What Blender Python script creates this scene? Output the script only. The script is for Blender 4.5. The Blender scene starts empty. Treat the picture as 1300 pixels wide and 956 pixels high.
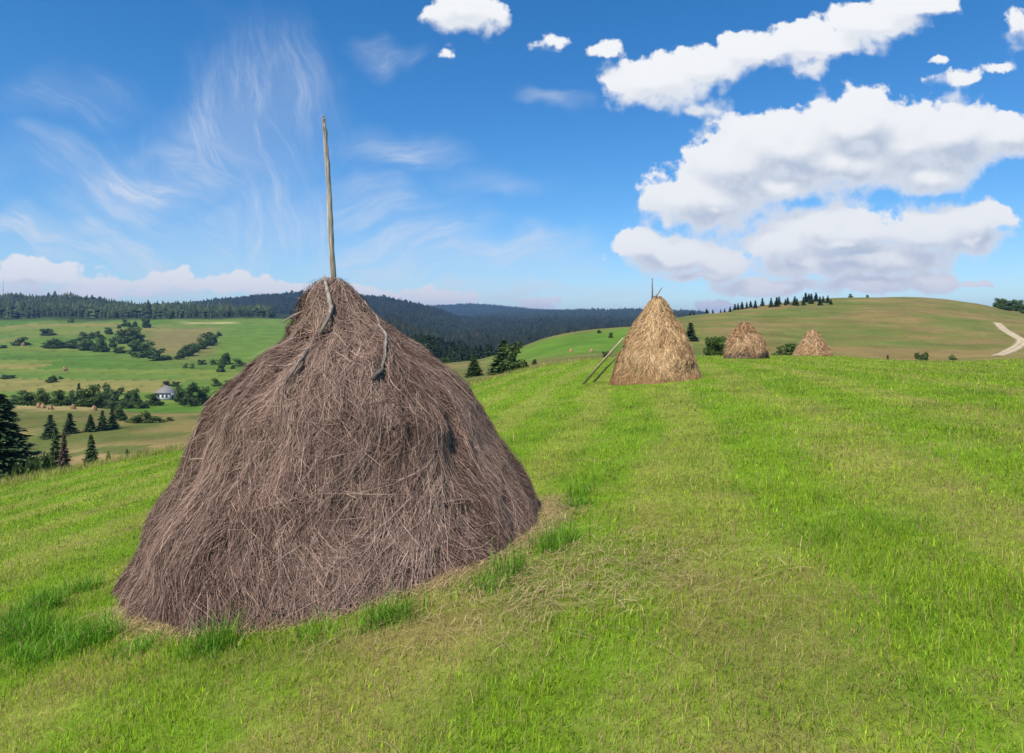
import bpy, math, random
import numpy as np
from mathutils import Vector

PI = math.pi
R_ = math.radians
rng = np.random.default_rng(7)
random.seed(7)
F = 867.0          # focal length in photo pixels (1300 wide)
CX, HY = 650.0, 415.0   # principal column, level-horizon row

scene = bpy.context.scene
COL = scene.collection

# ------------------------------------------------------------------ numpy helpers
def hash2(ix, iy, seed=0):
    n = (ix.astype(np.int64) * 374761393 + iy.astype(np.int64) * 668265263 + seed * 2147483647 + 1013904223) & 0xffffffff
    n = ((n ^ (n >> 13)) * 1274126177) & 0xffffffff
    n = ((n ^ (n >> 16)) * 2246822519) & 0xffffffff
    n = n ^ (n >> 15)
    return (n & 0xffffff) / float(0xffffff)

def vnoise(x, y, seed=0):
    x = np.asarray(x, float); y = np.asarray(y, float)
    ix = np.floor(x); iy = np.floor(y)
    fx = x - ix; fy = y - iy
    fx = fx * fx * fx * (fx * (fx * 6 - 15) + 10); fy = fy * fy * fy * (fy * (fy * 6 - 15) + 10)
    a = hash2(ix, iy, seed); b = hash2(ix + 1, iy, seed)
    c = hash2(ix, iy + 1, seed); d = hash2(ix + 1, iy + 1, seed)
    return (a + (b - a) * fx) * (1 - fy) + (c + (d - c) * fx) * fy

def fbm(x, y, octv=4, seed=0, gain=0.5):
    s = 0.0; a = 1.0; t = 0.0
    c, sn = math.cos(0.6), math.sin(0.6)
    x = np.asarray(x, float); y = np.asarray(y, float)
    for k in range(octv):
        s = s + a * vnoise(x, y, seed + 17 * k); t += a; a *= gain
        x, y = (x * c - y * sn) * 2.03 + 5.1, (x * sn + y * c) * 2.03 + 9.7
    return s / t

def sstep(a, b, x):
    t = np.clip((np.asarray(x, float) - a) / (b - a), 0, 1)
    return t * t * (3 - 2 * t)

def mix(a, b, t):
    t = np.asarray(t)[..., None]
    return np.asarray(a) * (1 - t) + np.asarray(b) * t

def pchip(xk, yk, xq):
    """xk (n,), yk (m,n) -> (m,len(xq)); shape preserving cubic"""
    xk = np.asarray(xk, float); yk = np.atleast_2d(np.asarray(yk, float)); xq = np.asarray(xq, float)
    h = np.diff(xk); dl = np.diff(yk, axis=1) / h
    d = np.zeros_like(yk)
    w1 = 2 * h[1:] + h[:-1]; w2 = h[1:] + 2 * h[:-1]
    same = dl[:, 1:] * dl[:, :-1] > 0
    with np.errstate(divide='ignore', invalid='ignore'):
        dm = (w1 + w2) / (w1 / dl[:, :-1] + w2 / dl[:, 1:])
    d[:, 1:-1] = np.where(same, dm, 0)
    d[:, 0] = dl[:, 0]; d[:, -1] = dl[:, -1]
    i = np.clip(np.searchsorted(xk, xq) - 1, 0, len(xk) - 2)
    t = np.clip((xq - xk[i]) / h[i], 0, 1)
    h00 = 2 * t**3 - 3 * t**2 + 1; h10 = t**3 - 2 * t**2 + t
    h01 = -2 * t**3 + 3 * t**2; h11 = t**3 - t**2
    return h00 * yk[:, i] + h10 * h[i] * d[:, i] + h01 * yk[:, i + 1] + h11 * h[i] * d[:, i + 1]

# ------------------------------------------------------------------ terrain heights
def meadow_z(x, y):
    xp = np.clip(x, 0, 13.33)
    c = np.where(x < 0, 0.16 * np.maximum(x, -60), 0.16 * xp - 0.006 * xp**2)
    return -1.9 + c - 0.03 * np.clip(y, -30, 200)

EU = np.array([-1.3, -0.75, -0.507, -0.3, -0.058, 0.058, 0.15, 0.29, 0.45, 0.52, 0.58, 0.66, 0.75, 1.3])
ED = np.array([20.0, 23.7, 26.8, 32.0, 43.0, 57.0, 63.0, 66.0, 70.0, 50.0, 41.0, 40.0, 50.0, 46.0])
DK = np.array([40, 60, 90, 130, 180, 230, 300, 400, 550, 750, 900, 1100, 1300, 1600, 2000, 2600, 3500, 5000, 7500.])
TAB = {
 -400: [720, 690, 640, 580, 525, 522, 510, 474, 444, 418, 405, 394, 384, 392, 398, 404, 408, 410, 414],
    0: [665, 650, 600, 562, 519, 520, 509, 473, 443, 417, 404, 394, 382, 391, 398, 404, 408, 410, 414],
  100: [640, 628, 592, 560, 520, 520, 508, 473, 443, 417, 404, 395, 386, 394, 398, 404, 408, 410, 414],
  200: [610, 606, 585, 558, 527, 523, 507, 472, 442, 416, 404, 398, 394, 396, 394, 400, 408, 410, 414],
  300: [585, 583, 570, 550, 527, 520, 504, 470, 440, 415, 404, 400, 398, 394, 383, 392, 406, 410, 414],
  400: [550, 552, 545, 530, 512, 508, 496, 468, 438, 416, 405, 402, 400, 392, 376, 388, 402, 406, 414],
  480: [515, 520, 515, 505, 490, 485, 482, 464, 440, 424, 418, 412, 405, 393, 382, 390, 398, 398, 414],
  550: [498, 505, 496, 482, 470, 462, 464, 458, 448, 438, 432, 424, 417, 404, 395, 398, 398, 391, 412],
  600: [488, 494, 484, 472, 463, 458, 470, 472, 460, 444, 439, 431, 425, 416, 409, 405, 401, 389, 412],
  650: [476, 476, 476, 466, 455, 445, 460, 466, 456, 444, 436, 429, 423, 415, 409, 404, 398, 393, 412],
  700: [470, 464, 466, 455, 441, 428, 444, 456, 448, 438, 432, 426, 421, 413, 408, 403, 397, 399, 412],
  750: [466, 460, 462, 450, 434, 419, 434, 446, 442, 434, 429, 424, 418, 412, 407, 402, 396, 401, 412],
  800: [464, 456, 459, 447, 430, 415, 424, 434, 434, 430, 427, 422, 417, 412, 407, 401, 396, 402, 412],
  870: [462, 454, 458, 445, 427, 412, 403, 412, 422, 424, 422, 416, 412, 408, 404, 400, 398, 404, 412],
  950: [460, 453, 461, 449, 428, 410, 396, 391, 402, 412, 416, 416, 414, 412, 410, 408, 406, 408, 412],
 1050: [460, 456, 468, 455, 433, 412, 394, 381, 391, 402, 410, 414, 414, 414, 414, 412, 410, 410, 412],
 1150: [458, 460, 470, 458, 434, 408, 390, 378, 386, 398, 408, 412, 414, 414, 414, 412, 410, 410, 412],
 1230: [456, 460, 466, 456, 434, 411, 394, 384, 390, 400, 408, 412, 414, 414, 414, 412, 410, 410, 412],
 1300: [455, 458, 462, 452, 433, 415, 403, 397, 400, 404, 408, 412, 414, 414, 414, 412, 410, 410, 412],
 1700: [455, 458, 462, 454, 440, 424, 412, 405, 406, 406, 408, 412, 414, 414, 414, 412, 410, 410, 412],
}
UG = np.linspace(-1.2, 1.2, 961)
LG = np.linspace(math.log(15), math.log(7500), 900)
def build_far():
    pxk = np.array(sorted(TAB)); tab = np.array([TAB[k] for k in pxk], float)
    pxq = CX + F * UG
    Y = pchip(pxk, tab.T, pxq).T                       # (nu, nk)
    Z = np.zeros((len(UG), len(LG)))
    e = pchip(EU, ED, UG)[0]
    for i, u in enumerate(UG):
        ed = e[i]
        keep = DK > ed * 1.25
        dk = np.concatenate([[8.0, ed * 0.55, ed * 0.8, ed], DK[keep]])
        zn = meadow_z(u * dk[:4], dk[:4])
        zf = -(Y[i][keep] - HY) / F * DK[keep]
        Z[i] = pchip(np.log(dk), np.concatenate([zn, zf])[None], LG)[0]
    return Z, e
ZG, EG = build_far()

def zfar(u, depth):
    fu = np.clip((u - UG[0]) / (UG[1] - UG[0]), 0, len(UG) - 1.001)
    fl = np.clip((np.log(np.maximum(depth, 1)) - LG[0]) / (LG[1] - LG[0]), 0, len(LG) - 1.001)
    i = fu.astype(int); j = fl.astype(int); a = fu - i; b = fl - j
    return (ZG[i, j] * (1 - a) + ZG[i + 1, j] * a) * (1 - b) + (ZG[i, j + 1] * (1 - a) + ZG[i + 1, j + 1] * a) * b

def edge_depth(u):
    return np.interp(u, UG, EG)

TMAX = math.atan(1.2)
def H(x, y):
    x = np.asarray(x, float); y = np.asarray(y, float)
    r = np.hypot(x, y) + 1e-6; th = np.arctan2(x, y)
    inside = np.abs(th) <= TMAX
    thc = np.clip(th, -TMAX, TMAX)
    u = np.tan(thc); dep = r * np.cos(thc)
    z = zfar(u, dep)
    # round the back of the camera: pass from the right-hand profile to the left-hand one
    t = sstep(0, 1, (np.where(th > 0, th, th + 2 * PI) - TMAX) / (2 * PI - 2 * TMAX))
    zb = zfar(np.full_like(r, 1.2), r * math.cos(TMAX)) * (1 - t) + zfar(np.full_like(r, -1.2), r * math.cos(TMAX)) * t
    z = np.where(inside, z, zb)
    e = np.where(inside, edge_depth(u), 22.0); dd = np.where(inside, dep, r * 0.64)
    w = sstep(0.86, 1.0, dd / e)
    zm = meadow_z(x, y)
    z = zm * (1 - w) + z * w
    # small relief
    z = z + (fbm(x / 1.7, y / 1.7, 3, 3) - 0.5) * 0.05 * sstep(1, 4, r)
    z = z + (fbm(x / 60, y / 60, 4, 5) - 0.5) * np.clip((r - 80) / 200, 0, 1) * np.clip(r * 0.006, 0, 12)
    return z

def h1(x, y):
    return float(H(np.array([x]), np.array([y]))[0])

def at(px, py, dmin=3.0, dmax=7000):
    """first ground point seen at photo pixel (px,py) beyond dmin metres"""
    u = (px - CX) / F
    d = np.exp(np.linspace(math.log(dmin), math.log(dmax), 2500))
    yy = HY - F * H(u * d, d) / d
    k = np.argmax(yy <= py)
    if yy[k] > py: k = np.argmin(yy)
    return float(u * d[k]), float(d[k]), h1(u * d[k], d[k])

def at_depth(px, d):
    u = (px - CX) / F
    return u * d, d, h1(u * d, d)

# ------------------------------------------------------------------ object helpers
def tag(o, label=None, cat=None, group=None, kind=None):
    if label: o['label'] = label
    if cat: o['category'] = cat
    if group: o['group'] = group
    if kind: o['kind'] = kind
    return o

def empty(name, loc, label, cat, group=None, rz=0.0, scale=1.0):
    o = bpy.data.objects.new(name, None); COL.objects.link(o)
    o.location = loc; o.rotation_euler = (0, 0, rz)
    o.scale = (scale,) * 3 if np.isscalar(scale) else scale
    o.empty_display_size = 0.3
    return tag(o, label, cat, group)

def np_mesh(name, V, faces, mat, parent=None, col=None, smooth=False, loc=None):
    """faces: list of int arrays (n,3)/(n,4)"""
    me = bpy.data.meshes.new(name)
    V = np.asarray(V, np.float32)
    fs = [np.asarray(f, np.int32) for f in (faces if isinstance(faces, list) else [faces]) if len(f)]
    loops = np.concatenate([f.ravel() for f in fs])
    sizes = np.concatenate([np.full(len(f), f.shape[1], np.int32) for f in fs])
    starts = np.concatenate([[0], np.cumsum(sizes)[:-1]]).astype(np.int32)
    me.vertices.add(len(V)); me.vertices.foreach_set('co', V.ravel())
    me.loops.add(len(loops)); me.loops.foreach_set('vertex_index', loops)
    me.polygons.add(len(sizes)); me.polygons.foreach_set('loop_start', starts)
    me.polygons.foreach_set('loop_total', sizes)
    if smooth: me.polygons.foreach_set('use_smooth', np.ones(len(sizes), bool))
    if col is not None:
        a = me.attributes.new('Col', 'FLOAT_COLOR', 'POINT')
        c = np.ones((len(V), 4), np.float32); c[:, :3] = col
        a.data.foreach_set('color', c.ravel())
    me.update(calc_edges=True); me.validate()
    if mat: me.materials.append(mat)
    o = bpy.data.objects.new(name, me); COL.objects.link(o)
    if parent: o.parent = parent
    if loc is not None: o.location = loc
    return o

def tube(pts, radii, n=8, wob=0.0, seed=0, cap=True):
    """swept round bar; returns V, quads, tris"""
    pts = [Vector(p) for p in pts]; V = []; rr = random.Random(seed)
    up = Vector((0.13, 0.97, 0.2))
    for i, p in enumerate(pts):
        t = (pts[min(i + 1, len(pts) - 1)] - pts[max(i - 1, 0)]).normalized()
        a = t.cross(up).normalized(); b = t.cross(a).normalized()
        for k in range(n):
            q = 2 * PI * k / n; r = radii[i] * (1 + wob * (rr.random() - 0.5))
            V.append(tuple(p + a * (math.cos(q) * r) + b * (math.sin(q) * r)))
    Q = [(i * n + k, i * n + (k + 1) % n, (i + 1) * n + (k + 1) % n, (i + 1) * n + k) for i in range(len(pts) - 1) for k in range(n)]
    T = []
    if cap:
        V.append(tuple(pts[0])); V.append(tuple(pts[-1])); c0 = len(V) - 2; c1 = len(V) - 1; m = (len(pts) - 1) * n
        T += [(c0, (k + 1) % n, k) for k in range(n)] + [(c1, m + k, m + (k + 1) % n) for k in range(n)]
    return np.array(V), np.array(Q), np.array(T)

def merge(parts):
    """parts: list of (V, [faces...], col) -> joined V, faces by size, col"""
    Vs, cs, f3, f4, off = [], [], [], [], 0
    for V, fs, c in parts:
        Vs.append(V); cs.append(np.broadcast_to(np.asarray(c, float), (len(V), 3)))
        for f in fs:
            f = np.asarray(f)
            if len(f) == 0: continue
            (f3 if f.shape[1] == 3 else f4).append(f + off)
        off += len(V)
    F3 = np.concatenate(f3) if f3 else np.zeros((0, 3), int)
    F4 = np.concatenate(f4) if f4 else np.zeros((0, 4), int)
    return np.concatenate(Vs), [F3, F4], np.concatenate(cs)

def copy_thing(root, loc, rz, scale, label, group=None):
    c = root.copy(); COL.objects.link(c)
    c.location = loc; c.rotation_euler = (0, 0, rz)
    c.scale = (scale,) * 3 if np.isscalar(scale) else scale
    c['label'] = label
    if group: c['group'] = group
    elif 'group' in c: del c['group']
    for ch in root.children:
        d = ch.copy(); COL.objects.link(d); d.parent = c
        for g in ch.children:
            e = g.copy(); COL.objects.link(e); e.parent = d
    return c

# ------------------------------------------------------------------ materials
class NT:
    def __init__(s, tree): s.t = tree; s.n = tree.nodes; s.l = tree.links
    def new(s, typ, **kw):
        nd = s.n.new(typ)
        for k, v in kw.items(): setattr(nd, k, v)
        return nd
    def put(s, sock, v):
        if isinstance(v, bpy.types.NodeSocket): s.l.new(v, sock)
        elif v is not None: sock.default_value = v
    def math(s, op, a, b=None, c=None, clamp=False):
        nd = s.new('ShaderNodeMath', operation=op, use_clamp=clamp)
        for i, v in enumerate((a, b, c)): s.put(nd.inputs[i], v) if v is not None else None
        return nd.outputs[0]
    def vec(s, op, a, b=None):
        nd = s.new('ShaderNodeVectorMath', operation=op)
        s.put(nd.inputs[0], a)
        if b is not None: s.put(nd.inputs[1], b)
        return nd.outputs['Value'] if op in ('LENGTH', 'DOT_PRODUCT', 'DISTANCE') else nd.outputs[0]
    def mixc(s, f, a, b, blend='MIX'):
        nd = s.new('ShaderNodeMix', data_type='RGBA', blend_type=blend)
        s.put(nd.inputs[0], f); s.put(nd.inputs[6], a); s.put(nd.inputs[7], b)
        return nd.outputs[2]
    def ramp(s, f, lo, hi, a=0.0, b=1.0, smooth=True):
        nd = s.new('ShaderNodeMapRange', interpolation_type='SMOOTHSTEP' if smooth else 'LINEAR')
        s.put(nd.inputs[0], f)
        for i, v in ((1, lo), (2, hi), (3, a), (4, b)): s.put(nd.inputs[i], v)
        return nd.outputs[0]
    def noise(s, vec, scale, detail=4, rough=0.5, dist=0.0):
        nd = s.new('ShaderNodeTexNoise'); s.put(nd.inputs['Vector'], vec)
        nd.inputs['Scale'].default_value = scale; nd.inputs['Detail'].default_value = detail
        nd.inputs['Roughness'].default_value = rough; nd.inputs['Distortion'].default_value = dist
        return nd.outputs[0]

def attr_mat(name, var=0.3, nscale=3.0, rough=0.8, transl=0.0, bump=0.0, stretch=None, spec=0.2):
    m = bpy.data.materials.new(name); m.use_nodes = True
    w = NT(m.node_tree); w.n.clear()
    out = w.new('ShaderNodeOutputMaterial')
    at_ = w.new('ShaderNodeAttribute', attribute_name='Col')
    tc = w.new('ShaderNodeTexCoord').outputs['Object']
    if stretch:
        mp = w.new('ShaderNodeMapping'); w.put(mp.inputs[0], tc); mp.inputs['Scale'].default_value = stretch; tc = mp.outputs[0]
    n = w.noise(tc, nscale, 6, 0.65)
    k = w.ramp(n, 0.25, 0.75, 1 - var, 1 + var, False)
    colr = w.vec('MULTIPLY', at_.outputs['Color'], w.new('ShaderNodeCombineXYZ').outputs[0])
    cb = w.n[-1] if False else None
    cx = w.new('ShaderNodeCombineXYZ')
    for i in range(3): w.put(cx.inputs[i], k)
    colr = w.vec('MULTIPLY', at_.outputs['Color'], cx.outputs[0])
    p = w.new('ShaderNodeBsdfPrincipled')
    w.put(p.inputs['Base Color'], colr); p.inputs['Roughness'].default_value = rough
    p.inputs['Specular IOR Level'].default_value = spec
    if bump:
        b = w.new('ShaderNodeBump'); b.inputs['Strength'].default_value = bump; b.inputs['Distance'].default_value = 0.02
        w.put(b.inputs['Height'], n); w.put(p.inputs['Normal'], b.outputs[0])
    sh = p.outputs[0]
    if transl:
        tr = w.new('ShaderNodeBsdfTranslucent'); w.put(tr.inputs[0], colr)
        mx = w.new('ShaderNodeMixShader'); mx.inputs[0].default_value = transl
        w.put(mx.inputs[1], sh); w.put(mx.inputs[2], tr.outputs[0]); sh = mx.outputs[0]
    w.put(out.inputs[0], sh)
    return m

M_hay = attr_mat('hay_strands', 0.15, 4, 0.75, 0.12)
M_wood = attr_mat('weathered_wood', 0.75, 34, 0.85, 0, 0.8, (1, 1, 0.10))
M_bark = attr_mat('bark', 0.4, 14, 0.9, 0, 0.5)
M_leaf = attr_mat('leaves', 0.25, 2.5, 0.6, 0.25)
M_needle = attr_mat('needles', 0.25, 2.5, 0.65, 0.12)
M_forest = attr_mat('forest_needles', 0.3, 0.05, 0.8, 0.05)
M_grass = attr_mat('grass_blades', 0.18, 1.2, 0.55, 0.38)
M_plain = attr_mat('painted_surface', 0.12, 3, 0.7)
M_track = attr_mat('dirt', 0.2, 0.8, 0.95)

def ground_material():
    m = bpy.data.materials.new('meadow_and_fields'); m.use_nodes = True
    w = NT(m.node_tree); w.n.clear()
    out = w.new('ShaderNodeOutputMaterial')
    at_ = w.new('ShaderNodeAttribute', attribute_name='Col').outputs['Color']
    pos = w.new('ShaderNodeNewGeometry').outputs['Position']
    fine = w.noise(pos, 9.0, 8, 0.7)
    mid = w.noise(pos, 0.9, 6, 0.6)
    big = w.noise(pos, 0.07, 8, 0.65)
    k = w.math('MULTIPLY', w.ramp(fine, 0.25, 0.75, 0.62, 1.38, False), w.ramp(mid, 0.25, 0.75, 0.78, 1.22, False))
    k = w.math('MULTIPLY', k, w.ramp(big, 0.25, 0.75, 0.72, 1.28, False))
    cx = w.new('ShaderNodeCombineXYZ')
    for i in range(3): w.put(cx.inputs[i], k)
    c = w.vec('MULTIPLY', at_, cx.outputs[0])
    p = w.new('ShaderNodeBsdfPrincipled'); w.put(p.inputs['Base Color'], c)
    p.inputs['Roughness'].default_value = 0.95; p.inputs['Specular IOR Level'].default_value = 0.05
    b = w.new('ShaderNodeBump'); b.inputs['Strength'].default_value = 0.7; b.inputs['Distance'].default_value = 0.05
    w.put(b.inputs['Height'], fine); w.put(p.inputs['Normal'], b.outputs[0])
    w.put(out.inputs[0], p.outputs[0])
    return m

# ------------------------------------------------------------------ ground colours (land cover)
G_MEADOW = np.array([0.150, 0.255, 0.016])
G_YEL = np.array([0.30, 0.29, 0.06])
G_DRY = np.array([0.36, 0.25, 0.10])
G_DARK = np.array([0.05, 0.10, 0.012])

STACK1 = (-1.83, 7.7)
def meadow_mix(x, y):
    """weights: yellow, dry, dark for the mown meadow"""
    s = x - 0.20 * y
    wob = (fbm(x / 6, y / 6, 2, 21) - 0.5) * 1.0
    row = 0.5 + 0.5 * np.sin(2 * PI * (s + wob) / 2.3)
    n1 = fbm(s / 0.7, y / 2.6, 4, 31, 0.6); n2 = fbm(x / 4.2, y / 4.2, 4, 41)
    n3 = fbm(x / 0.6, y / 0.6, 4, 51, 0.6)
    yel = np.clip(sstep(0.40, 0.70, n1 * 0.50 + row * 0.44 + n2 * 0.10 - 0.02), 0, 1)
    dry = sstep(0.54, 0.70, n3 * 0.82 + n2 * 0.20)
    # trampled hay litter round the big stack's right foot
    dx = x - (STACK1[0] + 2.0); dy = y - (STACK1[1] - 2.2)
    lit = np.exp(-((dx / 1.4)**2 + (dy / 0.95)**2)) * (0.12 + 0.55 * n3)
    dx2 = x - (-1.2); dy2 = y - 4.8
    lit = lit + np.exp(-((dx2 / 1.6)**2 + (dy2 / 0.35)**2)) * (0.2 + 0.6 * n3)
    ring = np.hypot(x - STACK1[0], (y - STACK1[1]) * 1.04)
    lit = lit + sstep(2.75, 2.25, ring) * (0.03 + 0.36 * n3) * sstep(-3.4, -1.8, x)
    dry = np.clip(dry * 0.38 + lit, 0, 1)
    dark = sstep(0.52, 0.72, fbm(x / 0.6, y / 0.8, 4, 61) * 0.85 + fbm(x / 6, y / 6, 3, 71) * 0.18) * 0.75
    return yel, dry, dark

def land_color(x, y):
    r = np.hypot(x, y); th = np.clip(np.arctan2(x, np.maximum(y, 1e-3)), -TMAX, TMAX)
    u = np.where(y > 0, np.tan(th), np.sign(x) * 1.2); dep = np.where(y > 0, r * np.cos(th), r * 0.64)
    px = CX + F * u
    e = edge_depth(u)
    yel, dry, dark = meadow_mix(x, y)
    c = np.broadcast_to(G_MEADOW, x.shape + (3,)).copy()
    c = mix(c, G_YEL, yel * 0.40); c = mix(c, G_DRY, dry * 0.45); c = mix(c, G_DARK, dark * 0.35)
    # rough uncut grass below the meadow edge
    n = fbm(x / 22, y / 22, 4, 81); n5 = fbm(x / 6, y / 6, 4, 83)
    rough = mix(np.array([0.110, 0.125, 0.030]), np.array([0.195, 0.155, 0.052]), sstep(0.40, 0.62, n * 0.6 + n5 * 0.4))
    w = sstep(0.97, 1.04, dep / e + (n5 - 0.5) * 0.12)
    far = rough
    # ---- left valley farmland
    ld = np.log(np.maximum(dep, 1))
    wig = (fbm(x / 160, y / 160, 3, 91) - 0.5) * 0.5
    s = ld * 17 + u * 2.6 + wig * 2.2
    band = np.floor(s); fr = s - band
    rnd = hash2(band, np.zeros_like(band) + 3, 5)
    rnd2 = hash2(band, np.floor((x + 40 * rnd) / 140), 9)
    gA = np.array([0.075, 0.150, 0.018]); gB = np.array([0.105, 0.172, 0.026]); gC = np.array([0.23, 0.195, 0.055]); gD = np.array([0.145, 0.185, 0.030])
    fields = np.where((rnd2 < 0.38)[..., None], gA, np.where((rnd2 < 0.66)[..., None], gB, np.where((rnd2 < 0.86)[..., None], gD, gC)))
    fields = mix(fields, gD, 0.15 + 0.0 * x)
    fields = mix(fields, np.array([0.04, 0.07, 0.015]), sstep(0.10, 0.0, fr) * 0.5)
    fields = mix(fields, gC, sstep(0.52, 0.72, fbm(x / 45, y / 140, 4, 95)) * 0.35)
    left = sstep(600, 470, px + (n - 0.5) * 60)
    fw = sstep(205, 250, dep + (n5 - 0.5) * 30) * left
    far = mix(far, fields, fw)
    # stubble strip with the little stooks, and bare tan slope
    st = sstep(172, 182, dep) * sstep(212, 196, dep) * sstep(140, 100, px) * sstep(-30, 20, px)
    far = mix(far, np.array([0.40, 0.30, 0.12]), st * 0.85)
    near_br = sstep(70, 95, dep) * sstep(135, 112, dep + (n5 - 0.5) * 20) * sstep(60, 110, px) * sstep(420, 250, px)
    far = mix(far, np.array([0.36, 0.24, 0.10]), near_br * sstep(0.30, 0.55, n5) * 0.9)
    gstrip = sstep(190, 215, dep) * sstep(285, 265, dep) * sstep(150, 165, px) * sstep(330, 300, px)
    far = mix(far, np.array([0.085, 0.165, 0.018]), gstrip * 0.9)
    # brown knoll and bright slope above the hedges
    kn = np.exp(-(((px - 235) / 52)**2 + ((dep - 610) / 120)**2))
    far = mix(far, np.array([0.20, 0.155, 0.055]), np.clip(kn * 1.5, 0, 0.85))
    bs = sstep(262, 285, px - (dep - 600) * 0.03) * sstep(420, 460, dep) * sstep(880, 830, dep) * sstep(520, 440, px)
    far = mix(far, np.array([0.105, 0.182, 0.024]), bs * 0.8)
    pale = sstep(790, 800, dep) * sstep(830, 820, dep) * sstep(220, 250, px) * sstep(310, 290, px)
    far = mix(far, np.array([0.40, 0.34, 0.13]), pale * 0.8)
    # middle green field behind the dip
    mg = sstep(575, 690, px) * sstep(920, 840, px) * sstep(122, 150, dep + (n5 - 0.5) * 26) * sstep(232, 205, dep)
    far = mix(far, np.array([0.095, 0.195, 0.018]), mg * 0.85)
    # right-hand hill: dry pasture with greener drifts
    hill = sstep(840, 930, px) * sstep(72, 100, dep)
    hn = fbm(x / 44 + y / 90, y / 36, 5, 101, 0.62); hb = fbm(x / 16, y / 9, 4, 103, 0.6)
    past = mix(np.array([0.150, 0.150, 0.036]), np.array([0.235, 0.165, 0.060]), sstep(0.38, 0.60, hn * 0.45 + hb * 0.35 + fbm(x / 5, y / 4, 3, 105) * 0.2))
    past = mix(past, np.array([0.095, 0.150, 0.025]), sstep(0.50, 0.66, fbm(x / 34 + 3.3, y / 24 + 1.7, 5, 107, 0.6)) * 0.6)
    far = mix(far, past, hill)
    # forest floor
    fl = sstep(840, 900, dep) * sstep(860, 800, px)
    fl = np.maximum(fl, sstep(285, 330, dep) * sstep(480, 560, px) * sstep(880, 800, px))
    fl = np.maximum(fl, sstep(560, 640, dep) * sstep(840, 900, px))
    far = mix(far, np.array([0.030, 0.042, 0.016]), fl)
    # a bare clearing on the forested ridge and on the dark mountain
    clr = np.exp(-(((px - 30) / 26)**2 + ((dep - 1270) / 45)**2)) + np.exp(-(((px - 130) / 34)**2 + ((dep - 1290) / 35)**2)) * 0.8
    clr = clr + np.exp(-(((px - 515) / 40)**2 + ((dep - 1850) / 160)**2))
    far = mix(far, np.array([0.17, 0.14, 0.055]), np.clip(clr * 1.2, 0, 0.9))
    return mix(c, far, w)

def build_terrain():
    td = np.concatenate([np.linspace(-180, -48, 56, endpoint=False), np.linspace(-48, 48, 860), np.linspace(48, 180, 57)[1:-1]])
    th = np.radians(td)
    rr = np.concatenate([[0.6, 1.2, 1.8], np.exp(np.linspace(math.log(2.3), math.log(9500), 520))])
    T, Rr = np.meshgrid(th, rr, indexing='ij')
    X = Rr * np.sin(T); Y = Rr * np.cos(T)
    Zz = H(X, Y)
    nt, nr = X.shape
    V = np.stack([X, Y, Zz], -1).reshape(-1, 3)
    C = land_color(X, Y).reshape(-1, 3)
    i = np.arange(nt); j = np.arange(nr - 1)
    I, J = np.meshgrid(i, j, indexing='ij'); I2 = (I + 1) % nt
    Q = np.stack([I * nr + J, I2 * nr + J, I2 * nr + J + 1, I * nr + J + 1], -1).reshape(-1, 4)[:, ::-1]
    c0 = len(V); V = np.concatenate([V, [[0, 0, h1(0, 0.01)]]]); C = np.concatenate([C, C[:1]])
    T3 = np.stack([np.full(nt, c0), (i + 1) % nt * nr, i * nr], -1)[:, ::-1]
    o = np_mesh('ground', V, [T3, Q], ground_material(), col=C, smooth=True)
    tag(o, kind='structure')
build_terrain()

# ------------------------------------------------------------------ haystacks
def prof_fn(profile):
    """profile: (height above foot, radius) from top down -> surface of revolution by arc length"""
    P = np.array(profile, float)
    z = P[:, 0]; r = P[:, 1]
    t = np.concatenate([[0], np.cumsum(np.hypot(np.diff(z), np.diff(r)))])
    q = np.linspace(0, t[-1], 240)
    zz = pchip(t, z[None], q)[0]; rr = pchip(t, r[None], q)[0]
    return q, zz, rr

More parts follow.
